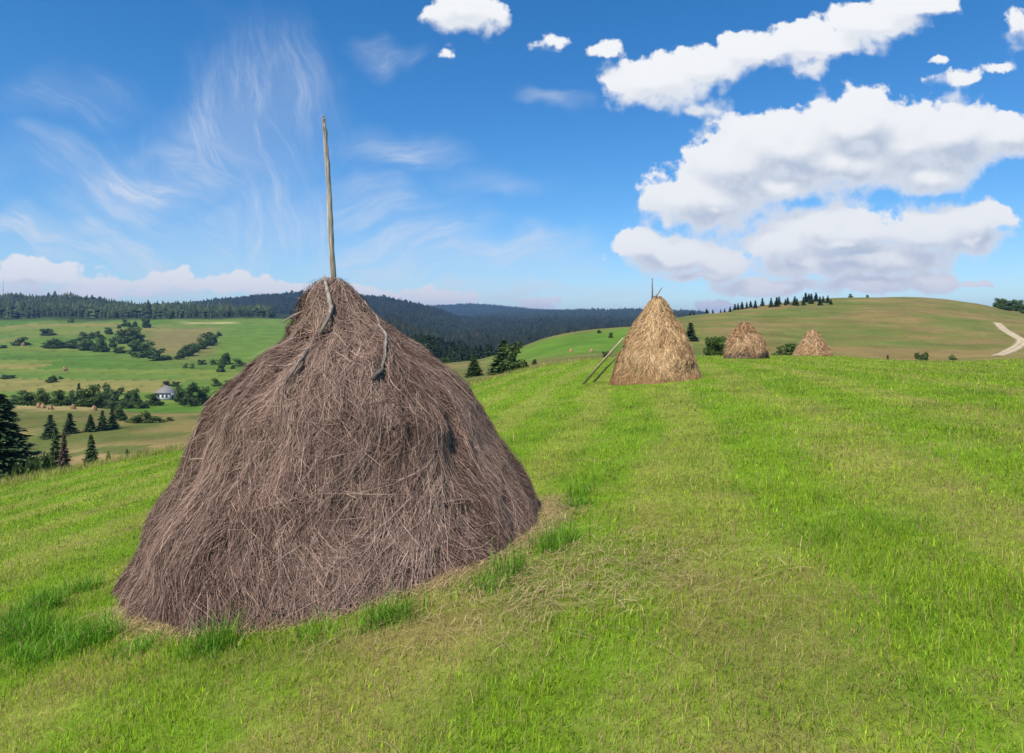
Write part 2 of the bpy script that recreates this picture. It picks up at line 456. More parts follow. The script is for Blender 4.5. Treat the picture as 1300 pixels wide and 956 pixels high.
def hay_mesh(profile, n_str, width, length, cols, seed, lump=0.07, swirl=0.5, stick=0.02, core=(56, 70), squash=None, low_dark=None, node=5):
    g = np.random.default_rng(seed)
    q, zz, rr = prof_fn(profile)
    tot = q[-1]
    dzz = np.gradient(zz, q); drr = np.gradient(rr, q)
    def surf(phi, s):
        z = np.interp(s, q, zz); r = np.interp(s, q, rr)
        nz = -np.interp(s, q, drr) * -1; nr = -np.interp(s, q, dzz)
        ln = np.hypot(nz, nr) + 1e-9; nr = nr / ln; nzv = np.interp(s, q, drr) / ln
        # lumps: cylinder-safe noise (phi via cos/sin)
        a = np.cos(phi) * 1.6; b = np.sin(phi) * 1.6
        k = tot * 0.5
        nn = fbm(a * 2.1 + s * 0.35 / k * 3 + seed, b * 2.1 + s / k * 3.1, 3, seed) - 0.5
        n2 = fbm(a * 6.0 + 3 + s * 0.8, b * 6.0 + s * 2.2, 3, seed + 5) - 0.5
        taper = np.clip(r / 0.5, 0.15, 1)
        saw = s / 0.66 + fbm(a * 1.1 + 9, b * 1.1 + s * 0.2, 2, seed + 31) * 1.5
        saw = saw - np.floor(saw)
        tier = (saw**1.5 * sstep(1.0, 0.90, saw) - 0.3) * sstep(0.42, 0.62, fbm(a * 1.5 + 2, b * 1.5 + s * 0.9, 3, seed + 37))
        d = (nn * 2.4 + n2 * 1.25 + tier * 0.5) * lump * taper
        # overall out-of-round
        r2 = r * (1 + 0.05 * np.cos(2 * phi + seed) + 0.03 * np.cos(3 * phi + 1.3 * seed))
        r3 = r2 + nr * d; z3 = z + nzv * d
        p = np.stack([np.cos(phi) * r3, np.sin(phi) * r3, z3], -1)
        if squash: p = squash(p)
        nrm = np.stack([np.cos(phi) * nr, np.sin(phi) * nr, nzv], -1)
        return p, nrm
    # core
    ns, nphi = core
    S, PH = np.meshgrid(np.linspace(0, tot, ns), np.linspace(0, 2 * PI, nphi, endpoint=False), indexing='ij')
    Pc, Nc = surf(PH, S)
    Pc = Pc - Nc * 0.02
    Vc = Pc.reshape(-1, 3)
    I, J = np.meshgrid(np.arange(ns - 1), np.arange(nphi), indexing='ij'); J2 = (J + 1) % nphi
    Qc = np.stack([I * nphi + J, I * nphi + J2, (I + 1) * nphi + J2, (I + 1) * nphi + J], -1).reshape(-1, 4)[:, ::-1]
    cols = np.array(cols)
    cc = np.broadcast_to(cols[0] * 0.55, Vc.shape)
    # strands
    cdf = np.cumsum(np.maximum(rr, 0.05)); cdf = cdf / cdf[-1]
    s0 = np.interp(g.random(n_str), cdf, q) - length * 0.25 * g.random(n_str)
    s0 = np.clip(s0, 0.0, tot)
    ph = g.random(n_str) * 2 * PI
    L = length * np.exp(g.normal(0, 0.45, n_str)); L = np.clip(L, length * 0.3, length * 2.6)
    a = np.cos(ph) * 2; b = np.sin(ph) * 2
    fld = (fbm(a * 1.6 + 7, b * 1.6 + s0 * 1.1, 3, seed + 11) - 0.5) * 2 * swirl * 2.0
    ang = fld + g.normal(0, 0.30, n_str)
    # matted locks: some strands share the root, lie and tone of their neighbours
    ncl = max(30, n_str // 45); cl = g.integers(0, ncl, n_str); lock = g.random(n_str) < 0.45
    crep = g.integers(0, n_str, ncl)
    s0 = np.where(lock, np.clip(s0[crep][cl] + g.normal(0, length * 0.10, n_str), 0, tot), s0)
    ph = np.where(lock, ph[crep][cl] + g.normal(0, length * 0.055, n_str) / np.maximum(np.interp(s0, q, rr), 0.25), ph)
    ang = np.where(lock, ang[crep][cl] * 1.25 + g.normal(0, 0.14, n_str), ang)
    bits = g.random(n_str) < 0.12; L = np.where(bits, L * 0.35, L)          # broken short stems
    wild = (g.random(n_str) < 0.03) | (bits & (g.random(n_str) < 0.7))
    ang = np.where(wild, g.uniform(-1.7, 1.7, n_str), ang)
    # a few strands lie nearly sideways around the crown
    curl = g.normal(0, 0.35, n_str)
    lift0 = g.random(n_str)**2 * stick * 1.6
    tipl = np.where(g.random(n_str) < 0.10, g.random(n_str) * 0.16 * min(1, length), g.random(n_str) * stick * 1.4) 
    wd = width * g.uniform(0.55, 1.5, n_str)
    tw = g.normal(0, 0.5, n_str)
    tone = g.random(n_str); tone = np.where(lock, tone[crep][cl] * 0.6 + tone * 0.4, tone)
    patch = fbm(a * 2.2 + 1, b * 2.2 + s0 * 1.4, 4, seed + 23)
    idx = np.clip((tone * 0.75 + (patch - 0.5) * 1.6 + 0.11) * len(cols), 0, len(cols) - 1.001)
    i0 = idx.astype(int); fr = (idx - i0)[:, None]
    sc = cols[i0] * (1 - fr) + cols[i0 + 1 if False else np.minimum(i0 + 1, len(cols) - 1)] * fr
    sc = sc * np.exp(g.normal(0, 0.18, n_str))[:, None]
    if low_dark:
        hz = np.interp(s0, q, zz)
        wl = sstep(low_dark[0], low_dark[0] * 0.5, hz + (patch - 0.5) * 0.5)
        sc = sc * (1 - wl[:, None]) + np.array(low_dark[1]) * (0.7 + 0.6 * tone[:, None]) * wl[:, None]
    pts = []; nrs = []
    p_s = s0.copy(); p_ph = ph.copy(); an = ang.copy()
    for k in range(node):
        t = k / (node - 1)
        P, N = surf(p_ph, np.clip(p_s, 0, tot))
        over = np.maximum(p_s - tot, 0)
        off = lift0 + tipl * t * t + 0.006
        P = P + N * off[:, None]; P[:, 2] -= over * 0.3
        P[:, :2] += N[:, :2] * (over * 0.55)[:, None]
        pts.append(P); nrs.append(N)
        st = L / (node - 1)
        p_s = p_s + st * np.cos(an); p_s = np.maximum(p_s, 0.0)
        p_ph = p_ph + st * np.sin(an) / np.maximum(np.interp(np.clip(p_s, 0, tot), q, rr), 0.12)
        an = an + curl * st / length
    pts = np.stack(pts, 1); nrs = np.stack(nrs, 1)
    tan = np.gradient(pts, axis=1); tan /= np.linalg.norm(tan, axis=2, keepdims=True) + 1e-9
    side = np.cross(tan, nrs); side /= np.linalg.norm(side, axis=2, keepdims=True) + 1e-9
    side = side * np.cos(tw)[:, None, None] + nrs * np.sin(tw)[:, None, None]
    wk = np.interp(np.linspace(0, 1, node), [0, 0.6, 1], [1, 0.9, 0.35])[None, :, None] * wd[:, None, None] * 0.5
    Vs = np.stack([pts - side * wk, pts + side * wk], 2).reshape(-1, 3)     # n, node, 2
    base = (np.arange(n_str) * node * 2)[:, None]; kk = np.arange(node - 1)[None] * 2
    Qs = np.stack([base + kk, base + kk + 1, base + kk + 3, base + kk + 2], -1).reshape(-1, 4)
    Cs = np.repeat(sc, node * 2, axis=0)
    V, fs, C = merge([(Vc, [Qc], cc), (Vs, [Qs], Cs)])
    return V, fs, C, surf

GREY_HAY = [(0.045, 0.023, 0.015), (0.112, 0.063, 0.044), (0.192, 0.116, 0.084), (0.272, 0.170, 0.126), (0.360, 0.236, 0.176), (0.45, 0.315, 0.232)]
GOLD_HAY = [(0.20, 0.100, 0.040), (0.36, 0.205, 0.090), (0.51, 0.31, 0.145), (0.63, 0.41, 0.205), (0.75, 0.53, 0.29)]
RED_HAY = [(0.20, 0.095, 0.042), (0.33, 0.175, 0.080), (0.45, 0.26, 0.125), (0.55, 0.345, 0.175), (0.63, 0.43, 0.24)]

# --- big grey stack
bx, by = STACK1
gz = h1(bx, by)
prof1 = [(2.92, 0.02), (2.91, 0.08), (2.85, 0.17), (2.70, 0.28), (2.50, 0.38), (2.33, 0.52), (2.14, 0.72), (1.98, 0.95), (1.78, 1.19), (1.40, 1.43), (1.0, 1.63), (0.62, 1.86), (0.30, 2.06), (0.0, 2.24), (-0.40, 2.44), (-0.62, 2.52)]
def lean1(p):
    p = p.copy(); p[..., 0] -= 0.17 * sstep(2.2, 2.85, p[..., 2]); p[..., 0] += 0.07 * sstep(0.2, 0.9, p[..., 2]) * sstep(1.85, 1.3, p[..., 2]) - 0.04 * sstep(1.6, 2.0, p[..., 2]); p[..., 1] *= 0.96; p[..., 0] *= np.where(p[..., 0] > 0, 1 + 0.075 * sstep(1.3, 0.5, p[..., 2]), 1 + 0.085 * sstep(0.0, 0.5, p[..., 2]) * sstep(2.0, 1.5, p[..., 2])); return p
V, fs, C, surf1 = hay_mesh(prof1, 240000, 0.0040, 0.44, GREY_HAY, 3, lump=0.095, swirl=0.42, stick=0.038, core=(190, 240), squash=lean1)
big = empty('haystack', (bx, by, gz), 'large grey-brown weathered haystack with tall bare pole, nearest to the viewer', 'haystack')
np_mesh('hay', V, fs, M_hay, big, C)
def pole_parts(pts, radii, col, n=10, seed=0, wob=0.12):
    V, Q, T = tube(pts, radii, n, wob, seed)
    g = np.random.default_rng(seed)
    strip = np.tile(0.45 + 0.8 * g.random(n), len(V) // n + 1)[:len(V), None]       # cracks and grain run lengthwise
    c = np.array(col) * strip * (0.85 + 0.3 * g.random((len(V), 1)))
    return V, [Q, T], c
# pole: photo base (423,357) top (411,146)
def wp(px, py, d):
    return np.array([(px - CX) / F * d, d, -(py - HY) / F * d])
pz = [wp(424, 420, by) , wp(423, 357, by), wp(420, 300, by - 0.02), wp(417.5, 240, by), wp(414, 190, by + 0.02), wp(412, 160, by), wp(411, 150, by), wp(410.6, 146, by)]
pz = [p - np.array([bx, by, gz]) for p in pz]
tz = np.linspace(0, 1, len(pz)); tq_ = np.linspace(0, 1, 34); gp = np.random.default_rng(77)
pr = np.interp(tq_, tz, [0.035, 0.034, 0.031, 0.028, 0.026, 0.023, 0.016, 0.005]) * (1 + gp.normal(0, 0.06, 34)); pr[[9, 17, 23]] *= 1.18
pzq = np.stack([pchip(tz, np.array(pz)[:, k][None], tq_)[0] for k in range(3)], -1) + gp.normal(0, 0.0035, (34, 3))
V, fs, C = pole_parts(list(pzq), list(pr), (0.47, 0.385, 0.31), 14, 4)
np_mesh('pole', V, fs, M_wood, big, C, smooth=True)

def on_stack(px, py, lift=0.03):
    """point of the big stack's surface seen at a photo pixel"""
    ph, s = np.meshgrid(np.linspace(PI, 2 * PI, 400), np.linspace(0, prof_fn(prof1)[0][-1], 400))
    P, N = surf1(ph.ravel(), s.ravel())
    W = P + np.array([bx, by, gz])
    d2 = (CX + F * W[:, 0] / W[:, 1] - px)**2 + (HY - F * W[:, 2] / W[:, 1] - py)**2 + (np.sum(N * -W, axis=1) < 0) * 1e6
    i = int(np.argmin(d2))
    return W[i] + N[i] * lift

def branch(name, pix, radii, col, label, seed):
    pts = [on_stack(*p) for p in pix]
    base = np.array(pts[-1])
    # resample smoothly
    P = np.array(pts); t = np.linspace(0, 1, len(P)); tq = np.linspace(0, 1, 26)
    Q = np.stack([pchip(t, P[:, k][None], tq)[0] for k in range(3)], -1)
    rq = np.interp(tq, t, radii)
    gg = np.random.default_rng(seed)
    rq = rq * (1 + 0.22 * (gg.random(26) - 0.5)); rq[[6, 13, 19]] *= 1.25
    Q = Q + gg.normal(0, 0.006, Q.shape)
    V, fs, C = pole_parts(list(Q - base), list(rq), col, 9, seed, 0.25)
    zt_ = V[:, 2]; tt = (zt_ - zt_.min()) / (zt_.max() - zt_.min() + 1e-6)
    C = C * (0.55 + 0.55 * tt**1.5)[:, None]            # darker towards the lower end, paler at the top
    o = np_mesh(name, V, fs, M_wood, None, C, smooth=True, loc=base)
    return tag(o, label, 'branch', 'branches laid over the haystack to weigh down the hay')
branch('crooked_branch', [(414, 360, 0.10), (417, 376, 0.09), (421, 392, 0.10), (421, 407, 0.11), (414, 427, 0.12), (402, 447, 0.13), (386, 469, 0.13), (367, 492, 0.09)],
       [0.014, 0.025, 0.025, 0.024, 0.022, 0.020, 0.018, 0.008], (0.40, 0.325, 0.26), 'thick pale crooked branch hanging from the pole down the front of the big grey haystack', 11)
branch('crooked_branch', [(458, 384, 0.06), (470, 404, 0.07), (479, 420, 0.07), (484, 432, 0.08), (487, 452, 0.08), (483, 475, 0.08), (474, 486, 0.07), (462, 495, 0.05)],
       [0.009, 0.011, 0.013, 0.019, 0.019, 0.018, 0.019, 0.012], (0.34, 0.275, 0.22), 'thin grey curved branch lying on the right shoulder of the big grey haystack', 12)
# stick ends poking out at the left of the top
gq = wp(388, 394, by - 0.1); g2 = wp(356, 410, by - 0.25)
V, fs, C = pole_parts([gq - gq, (g2 - gq) * 0.5 + np.array([0, 0, 0.01]), g2 - gq], [0.014, 0.011, 0.005], (0.34, 0.27, 0.19), 7, 5)
tag(np_mesh('stick', V, fs, M_wood, None, C, loc=gq), 'pale straight stick poking out left of the top of the big grey haystack', 'stick')

# --- golden stack with poles
d2 = 25.0
x2 = (835 - CX) / F * d2; z2 = h1(x2, d2)
prof2 = [(3.02, 0.02), (3.00, 0.09), (2.90, 0.18), (2.70, 0.33), (2.38, 0.48), (2.00, 0.70), (1.45, 1.01), (0.95, 1.22), (0.4, 1.39), (0.0, 1.51), (-0.35, 1.59)]
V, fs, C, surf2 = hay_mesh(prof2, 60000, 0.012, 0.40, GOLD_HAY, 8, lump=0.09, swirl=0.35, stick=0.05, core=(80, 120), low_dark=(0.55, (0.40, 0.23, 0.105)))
st2 = empty('haystack', (x2, d2, z2), 'tall pointed golden haystack with two poles leaning on its left side', 'haystack')
np_mesh('hay', V, fs, M_hay, st2, C)
off2 = np.array([x2, d2, z2])
V, fs, C = pole_parts([wp(828, 395, d2) - off2, wp(828.2, 372, d2) - off2, wp(828, 353, d2) - off2], [0.035, 0.03, 0.015], (0.26, 0.2, 0.14), 8, 6)
np_mesh('pole', V, fs, M_wood, st2, C, smooth=True)
V, fs, C = pole_parts([wp(826, 388, d2 - 0.1) - off2, wp(833, 376, d2 - 0.15) - off2, wp(841, 364.5, d2 - 0.2) - off2], [0.03, 0.026, 0.013], (0.22, 0.17, 0.12), 8, 7)
np_mesh('pole', V, fs, M_wood, st2, C, smooth=True)
for (a, b, da, db, r, col, lab) in (((740, 488), (791, 430), 23.8, 24.75, 0.055, (0.50, 0.38, 0.25), 'longer pale pole leaning against the left side of the golden haystack'),
                                  ((753.5, 485), (783, 453), 24.6, 25.0, 0.042, (0.28, 0.20, 0.13), 'shorter dark pole leaning low against the left side of the golden haystack')):
    pb = np.array(at(a[0], a[1], 15)); pb = np.array([pb[0], pb[1], pb[2] - 0.02]); pt = wp(b[0], b[1], db)
    V, fs, C = pole_parts([pb * 0, (pt - pb) * 0.5 + np.array([0, 0, 0.02]), pt - pb], [r, r * 0.9, r * 0.7], col, 8, 9)
    tag(np_mesh('leaning_pole', V, fs, M_wood, None, C, smooth=True, loc=pb), lab, 'pole', 'poles leaning on the golden haystack')

# --- two smaller ones further along
d3 = 50.0
x3 = (946 - CX) / F * d3; z3 = h1(x3, d3)
s3 = d3 / F
base_y3 = HY - z3 / d3 * F
hh = (base_y3 - 411) * s3
prof3 = [(hh, 0.03), (hh - 0.05, 0.22), (hh - 0.30, 0.46), (hh - 0.55, 0.55), (hh - 0.8, 0.78), (hh - 1.3, 1.16), (hh - 1.9, 1.36), (0.3, 1.40), (-0.3, 1.43)]
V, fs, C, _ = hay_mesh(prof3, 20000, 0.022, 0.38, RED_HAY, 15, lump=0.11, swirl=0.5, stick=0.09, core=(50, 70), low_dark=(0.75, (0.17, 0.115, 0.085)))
st3 = empty('haystack', (x3, d3, z3), 'rounded reddish tan haystack with a knob top and grey-brown foot, beside a green bush', 'haystack')
np_mesh('hay', V, fs, M_hay, st3, C)
V, fs, C = pole_parts([(0, 0, hh - 0.3), (0.02, 0, hh + 0.12)], [0.03, 0.015], (0.26, 0.2, 0.14), 7, 8)
np_mesh('pole', V, fs, M_wood, st3, C)
d4 = 65.0
x4 = (1031.5 - CX) / F * d4; z4 = h1(x4, d4)
hh = (HY - z4 / d4 * F - 420.5) * d4 / F
prof4 = [(hh, 0.03), (hh - 0.05, 0.30), (hh - 0.35, 0.52), (hh - 0.7, 0.68), (hh - 1.2, 0.98), (hh - 1.7, 1.26), (0.3, 1.50), (-0.3, 1.60)]
V, fs, C, _ = hay_mesh(prof4, 16000, 0.028, 0.38, RED_HAY, 19, lump=0.11, swirl=0.5, stick=0.09, core=(50, 70))
st4 = empty('haystack', (x4, d4, z4), 'conical tan haystack at the far end of the meadow below the bare hill', 'haystack')
np_mesh('hay', V, fs, M_hay, st4, C)

# ------------------------------------------------------------------ grass
def grass_blades():
    g = np.random.default_rng(99)
    N = 900000
    dd = np.linspace(1.4, 66, 2000)
    pdf = (dd * 0.8 + 2.2) * np.minimum(1.0, (5.0 / dd)**1.95); cdf = np.cumsum(pdf); cdf /= cdf[-1]
    d = np.interp(g.random(N), cdf, dd)
    u = g.uniform(-1, 1, N)
    x = u * (0.8 * d + 2.2); y = d + 0.0
    # tall tufts hugging the foot of the big stack
    nt = 24; clx, cly = [], []
    spots = [(-4.9, 6.6), (-4.4, 6.05), (-4.1, 5.7), (-3.75, 5.5), (-4.95, 7.2), (-4.75, 6.9), (-4.65, 7.4), (-4.5, 6.3), (-4.25, 6.2), (-4.05, 5.95), (-3.6, 5.75), (-3.45, 5.62), (-3.05, 5.35), (-2.9, 5.3), (-2.35, 5.12), (-2.2, 5.08), (-1.45, 5.0), (-1.0, 5.05), (-0.9, 5.1), (-0.2, 5.45), (0.35, 6.2), (0.5, 6.4), (-0.02, 5.7), (0.75, 7.7), (0.8, 8.2)]
    tx = []; ty = []; th_ = []
    for sx, sy in spots:
        k = int(g.integers(60, 240)) if sx > -3.3 else int(g.integers(200, 420))
        tx.append(sx + g.normal(0, 0.11, k)); ty.append(sy + g.normal(0, 0.10, k)); th_.append(np.full(k, g.uniform(0.12, 0.34)))
    tx = np.concatenate(tx); ty = np.concatenate(ty); th_ = np.concatenate(th_)
    # taller ragged grass along the meadow edge
    ne = 26000
    ue = g.uniform(-0.86, 0.86, ne); e = edge_depth(ue)
    de = e * g.uniform(0.93, 1.10, ne)
    X = np.concatenate([x, tx, ue * de]); Y = np.concatenate([y, ty, de])
    kind = np.concatenate([np.zeros(N, int), np.ones(len(tx), int), np.full(ne, 2)])
    tall = np.concatenate([np.zeros(N), th_, np.zeros(ne)])
    keep = np.ones(len(X), bool)
    for (cx, cy, r) in ((bx, by, 2.04), (x2, d2, 1.6), (x3, d3, 1.4), (x4, d4, 1.5)):
        keep &= np.hypot(X - cx, Y - cy) > r
    uu = X / Y
    keep &= (Y < edge_depth(uu) * 1.0) | (kind == 2)
    X, Y, kind, tall = X[keep], Y[keep], kind[keep], tall[keep]
    n = len(X); D = Y
    yel, dry, dark = meadow_mix(X, Y)
    Z = H(X, Y)
    vary = fbm(X / 0.55, Y / 0.55, 3, 131); vary2 = fbm(X / 2.5, Y / 2.5, 3, 133)
    h = (0.030 + 0.070 * g.random(n)**1.5) * (0.40 + 1.0 * vary) * (0.75 + 0.4 * vary2) * (1 + np.clip(D - 10, 0, 40) * 0.012)
    h = np.where(kind == 1, tall * g.uniform(0.45, 1.1, n), h); h = np.where(kind == 2, g.uniform(0.10, 0.38, n) * np.where(X / Y > 0.12, 0.35, 1.0), h)
    lean = np.where(kind == 1, g.uniform(0.15, 1.15, n), np.abs(g.normal(0.55, 0.35, n)))
    rnd = g.random(n)
    isdry = rnd < np.clip(0.09 + 0.33 * yel + 0.42 * dry - 0.12 * dark, 0, 0.85)
    isdry = np.where(kind == 1, rnd < 0.06, isdry); isdry = np.where(kind == 2, rnd < 0.62, isdry)
    flat = isdry & (g.random(n) < 0.55) & (kind == 0)
    lean = np.where(flat, g.uniform(1.15, 1.5, n), lean)
    h = np.where(flat, h * 1.5 + 0.03, h)
    w = 0.0030 * (0.6 + 0.9 * g.random(n)) * np.maximum(1, (D / 5.0)**0.85); w = np.where(isdry, w * 0.7, w); w = np.where(kind == 1, 0.0055 * (0.7 + 0.6 * g.random(n)), w)
    stem = (kind == 0) & (g.random(n) < 0.012)          # old pale flower stems left standing
    isdry = isdry | stem; h = np.where(stem, 0.09 + 0.10 * g.random(n), h); lean = np.where(stem, 0.5 * g.random(n), lean); flat = flat & ~stem
    # broad weed leaves here and there
    weed = (kind == 0) & (vary > 0.45) & (g.random(n) < 0.12) & (D < 20) & ~isdry
    w = np.where(weed, w * 2.6, w); h = np.where(weed, h * 0.75, h)
    az = g.random(n) * 2 * PI
    azn = az + g.normal(PI / 2, 0.5, n)
    dirx, diry = np.cos(az), np.sin(az)
    sx, sy = np.cos(azn) * w, np.sin(azn) * w
    p0 = np.stack([X, Y, Z - 0.006], -1)
    s = np.stack([sx, sy, 0 * sx], -1)
    def pt(t, ln):
        return p0 + np.stack([dirx * np.sin(ln) * h * t, diry * np.sin(ln) * h * t, np.cos(ln) * h * t], -1)
    mid = pt(0.55, lean * 0.6); tip = pt(1.0, lean)
    tip[:, 2] = np.where(flat, Z + g.uniform(0.004, 0.03, n), tip[:, 2]); mid[:, 2] = np.where(flat, Z + g.uniform(0.012, 0.035, n), mid[:, 2])
    V = np.stack([p0 - s * 0.5, p0 + s * 0.5, mid - s * 0.42, mid + s * 0.42, tip], 1).reshape(-1, 3)
    b = np.arange(n)[:, None] * 5
    T = np.concatenate([b + np.array([[0, 1, 3]]), b + np.array([[0, 3, 2]]), b + np.array([[2, 3, 4]])], 1).reshape(-1, 3)
    green = np.array([0.215, 0.365, 0.014]); lime = np.array([0.41, 0.51, 0.028]); deep = np.array([0.06, 0.155, 0.010])
    straw = np.array([0.47, 0.36, 0.15]); tan = np.array([0.36, 0.235, 0.10]); olive = np.array([0.24, 0.24, 0.04])
    t = g.random(n)
    c = mix(green, lime, np.clip(t * 0.75 + yel * 0.3, 0, 1)); c = mix(c, deep, np.clip(dark * 0.42 + (g.random(n) < 0.13) * 0.5, 0, 0.85))
    c = mix(c, olive, (g.random(n) < 0.12) * 0.8)
    cd = mix(straw, tan, g.random(n))
    c = np.where(isdry[:, None], cd, c)
    gt = mix(np.array([0.075, 0.22, 0.012]), np.array([0.19, 0.38, 0.020]), g.random(n))
    c = np.where((kind == 1)[:, None] & ~isdry[:, None], gt, c)
    c = c * np.exp(g.normal(0, 0.24, n))[:, None]
    o = np_mesh('meadow_grass', V, T, M_grass, None, np.repeat(c, 5, axis=0))
    tag(o, 'short mown green grass with dry yellow bits across the sloping meadow', 'grass', kind='stuff')
grass_blades()

def hay_litter():
    g = np.random.default_rng(5)
    ph = g.uniform(PI * 1.18, 2.08 * PI, 4200); rr = 2.12 + np.abs(g.normal(0, 0.17, 4200))
    x = bx + np.cos(ph) * rr * 1.02; y = by + np.sin(ph) * rr
    k = 2400
    k2 = 260
    x = np.concatenate([x, bx + 2.1 + g.normal(0, 0.75, k), 0.30 + g.normal(0, 0.10, k2)]); y = np.concatenate([y, by - 2.2 + g.normal(0, 0.55, k), 7.55 + g.normal(0, 0.25, k2)])
    n = len(x); keep = np.hypot(x - bx, y - by) > 2.15; x = x[keep]; y = y[keep]; n = len(x)
    z = H(x, y)
    az = g.random(n) * 2 * PI; L = g.uniform(0.05, 0.24, n); w = g.uniform(0.0009, 0.0022, n)
    dx, dy = np.cos(az), np.sin(az)
    a = np.stack([x, y, z + g.uniform(0.01, 0.06, n)], -1)
    xe, ye = x + dx * L, y + dy * L
    b = np.stack([xe, ye, H(xe, ye) + g.uniform(0.008, 0.05, n)], -1)
    m = (a + b) / 2; m[:, 2] += g.uniform(0, 0.03, n)
    s = np.stack([-dy * w, dx * w, 0 * w], -1)
    V = np.stack([a - s, a + s, m - s, m + s, b - s, b + s], 1).reshape(-1, 3)
    q = np.arange(n)[:, None] * 6
    Q = np.concatenate([q + np.array([[0, 1, 3, 2]]), q + np.array([[2, 3, 5, 4]])], 1).reshape(-1, 4)
    c = mix(np.array([0.52, 0.40, 0.18]), np.array([0.30, 0.20, 0.10]), g.random(n)) * np.exp(g.normal(0, 0.2, n))[:, None]
    tag(np_mesh('hay_litter', V, Q, M_hay, None, np.repeat(c, 6, axis=0)), 'loose dry hay scattered on the grass round the foot of the big haystack', 'hay', kind='stuff')
hay_litter()

# ------------------------------------------------------------------ trees
def fit_crown(V, Vt):
    """scale crown and trunk to a unit tree: 1 high, 1 wide"""
    r = np.percentile(np.hypot(V[:, 0], V[:, 1]), 97); zt = np.percentile(V[:, 2], 99.7)
    k = np.array([0.5 / r, 0.5 / r, 1 / zt]); kt = np.array([min(0.5 / r, 1.6), min(0.5 / r, 1.6), 1 / zt])
    Vt *= kt
    return V * k

def spruce_geo(seed, whorls=26, per=9, sprays=9, spread=0.24, col=(0.030, 0.052, 0.018), ragged=0.25, base=0.06, qs=1.0):
    g = np.random.default_rng(seed)
    Vt, Qt, Tt = tube([(0, 0, -0.06), (0.003, 0, 0.3), (0.0, 0.004, 0.7), (0, 0, 0.98)], [0.016, 0.012, 0.007, 0.002], 7, 0.1, seed)
    tv = []; tc = []
    ax = []; aR = []; az_ = []
    for i in range(whorls):
        t = base + (1 - base) * (i + g.random() * 0.7) / whorls
        Rm = spread * (1 - t)**0.85 * (0.85 + 0.15 * math.sin(i * 2.1)) + 0.012
        for k in range(per):
            az = 2 * PI * (k + g.random() * 0.8) / per + i * 0.7
            L = Rm * (1 - ragged * g.random()) * (1.15 if g.random() < 0.12 else 1)
            n = max(3, int(sprays * (0.35 + 0.65 * (1 - t))))
            f = (np.arange(n) + 0.6 * g.random(n)) / n
            droop = -0.34 * f + 0.20 * f**2 if t < 0.75 else 0.15 * f
            zc = t + L * droop * 1.5
            rc = L * f
            shp = (1 - f * 0.72) * 0.075 * qs * (0.45 + 0.75 * (1 - t)) + 0.006
            for m in range(2):
                ja = az + g.normal(0, 0.22, n) * (0.2 + f)
                c = np.stack([np.cos(ja) * rc, np.sin(ja) * rc, zc + g.normal(0, 0.006, n)], -1)
                dv = np.stack([np.cos(ja + g.normal(0, 0.6, n)), np.sin(ja + g.normal(0, 0.6, n)), -0.35 + g.normal(0, 0.35, n)], -1)
                sd = np.stack([-np.sin(ja), np.cos(ja), g.normal(0, 0.5, n)], -1)
                s = (shp * g.uniform(0.6, 1.3, n))[:, None]
                quad = np.stack([c - dv * s * 0.7 - sd * s * 0.2, c - dv * s * 0.1 + sd * s * 0.50, c + dv * s * 1.0, c - dv * s * 0.1 - sd * s * 0.5], 1)
                tv.append(quad.reshape(-1, 3))
                cc = np.array(col) * np.exp(g.normal(0, 0.28, n))[:, None] * (0.9 + 0.5 * f[:, None])
                tc.append(np.repeat(cc, 4, axis=0))
    V = np.concatenate(tv); C = np.concatenate(tc)
    Q = np.arange(len(V)).reshape(-1, 4)
    V = fit_crown(V, Vt)
    tcol = np.broadcast_to(np.array((0.075, 0.055, 0.040)), Vt.shape)
    return (Vt, [Qt, Tt], tcol), (V, [Q], C)

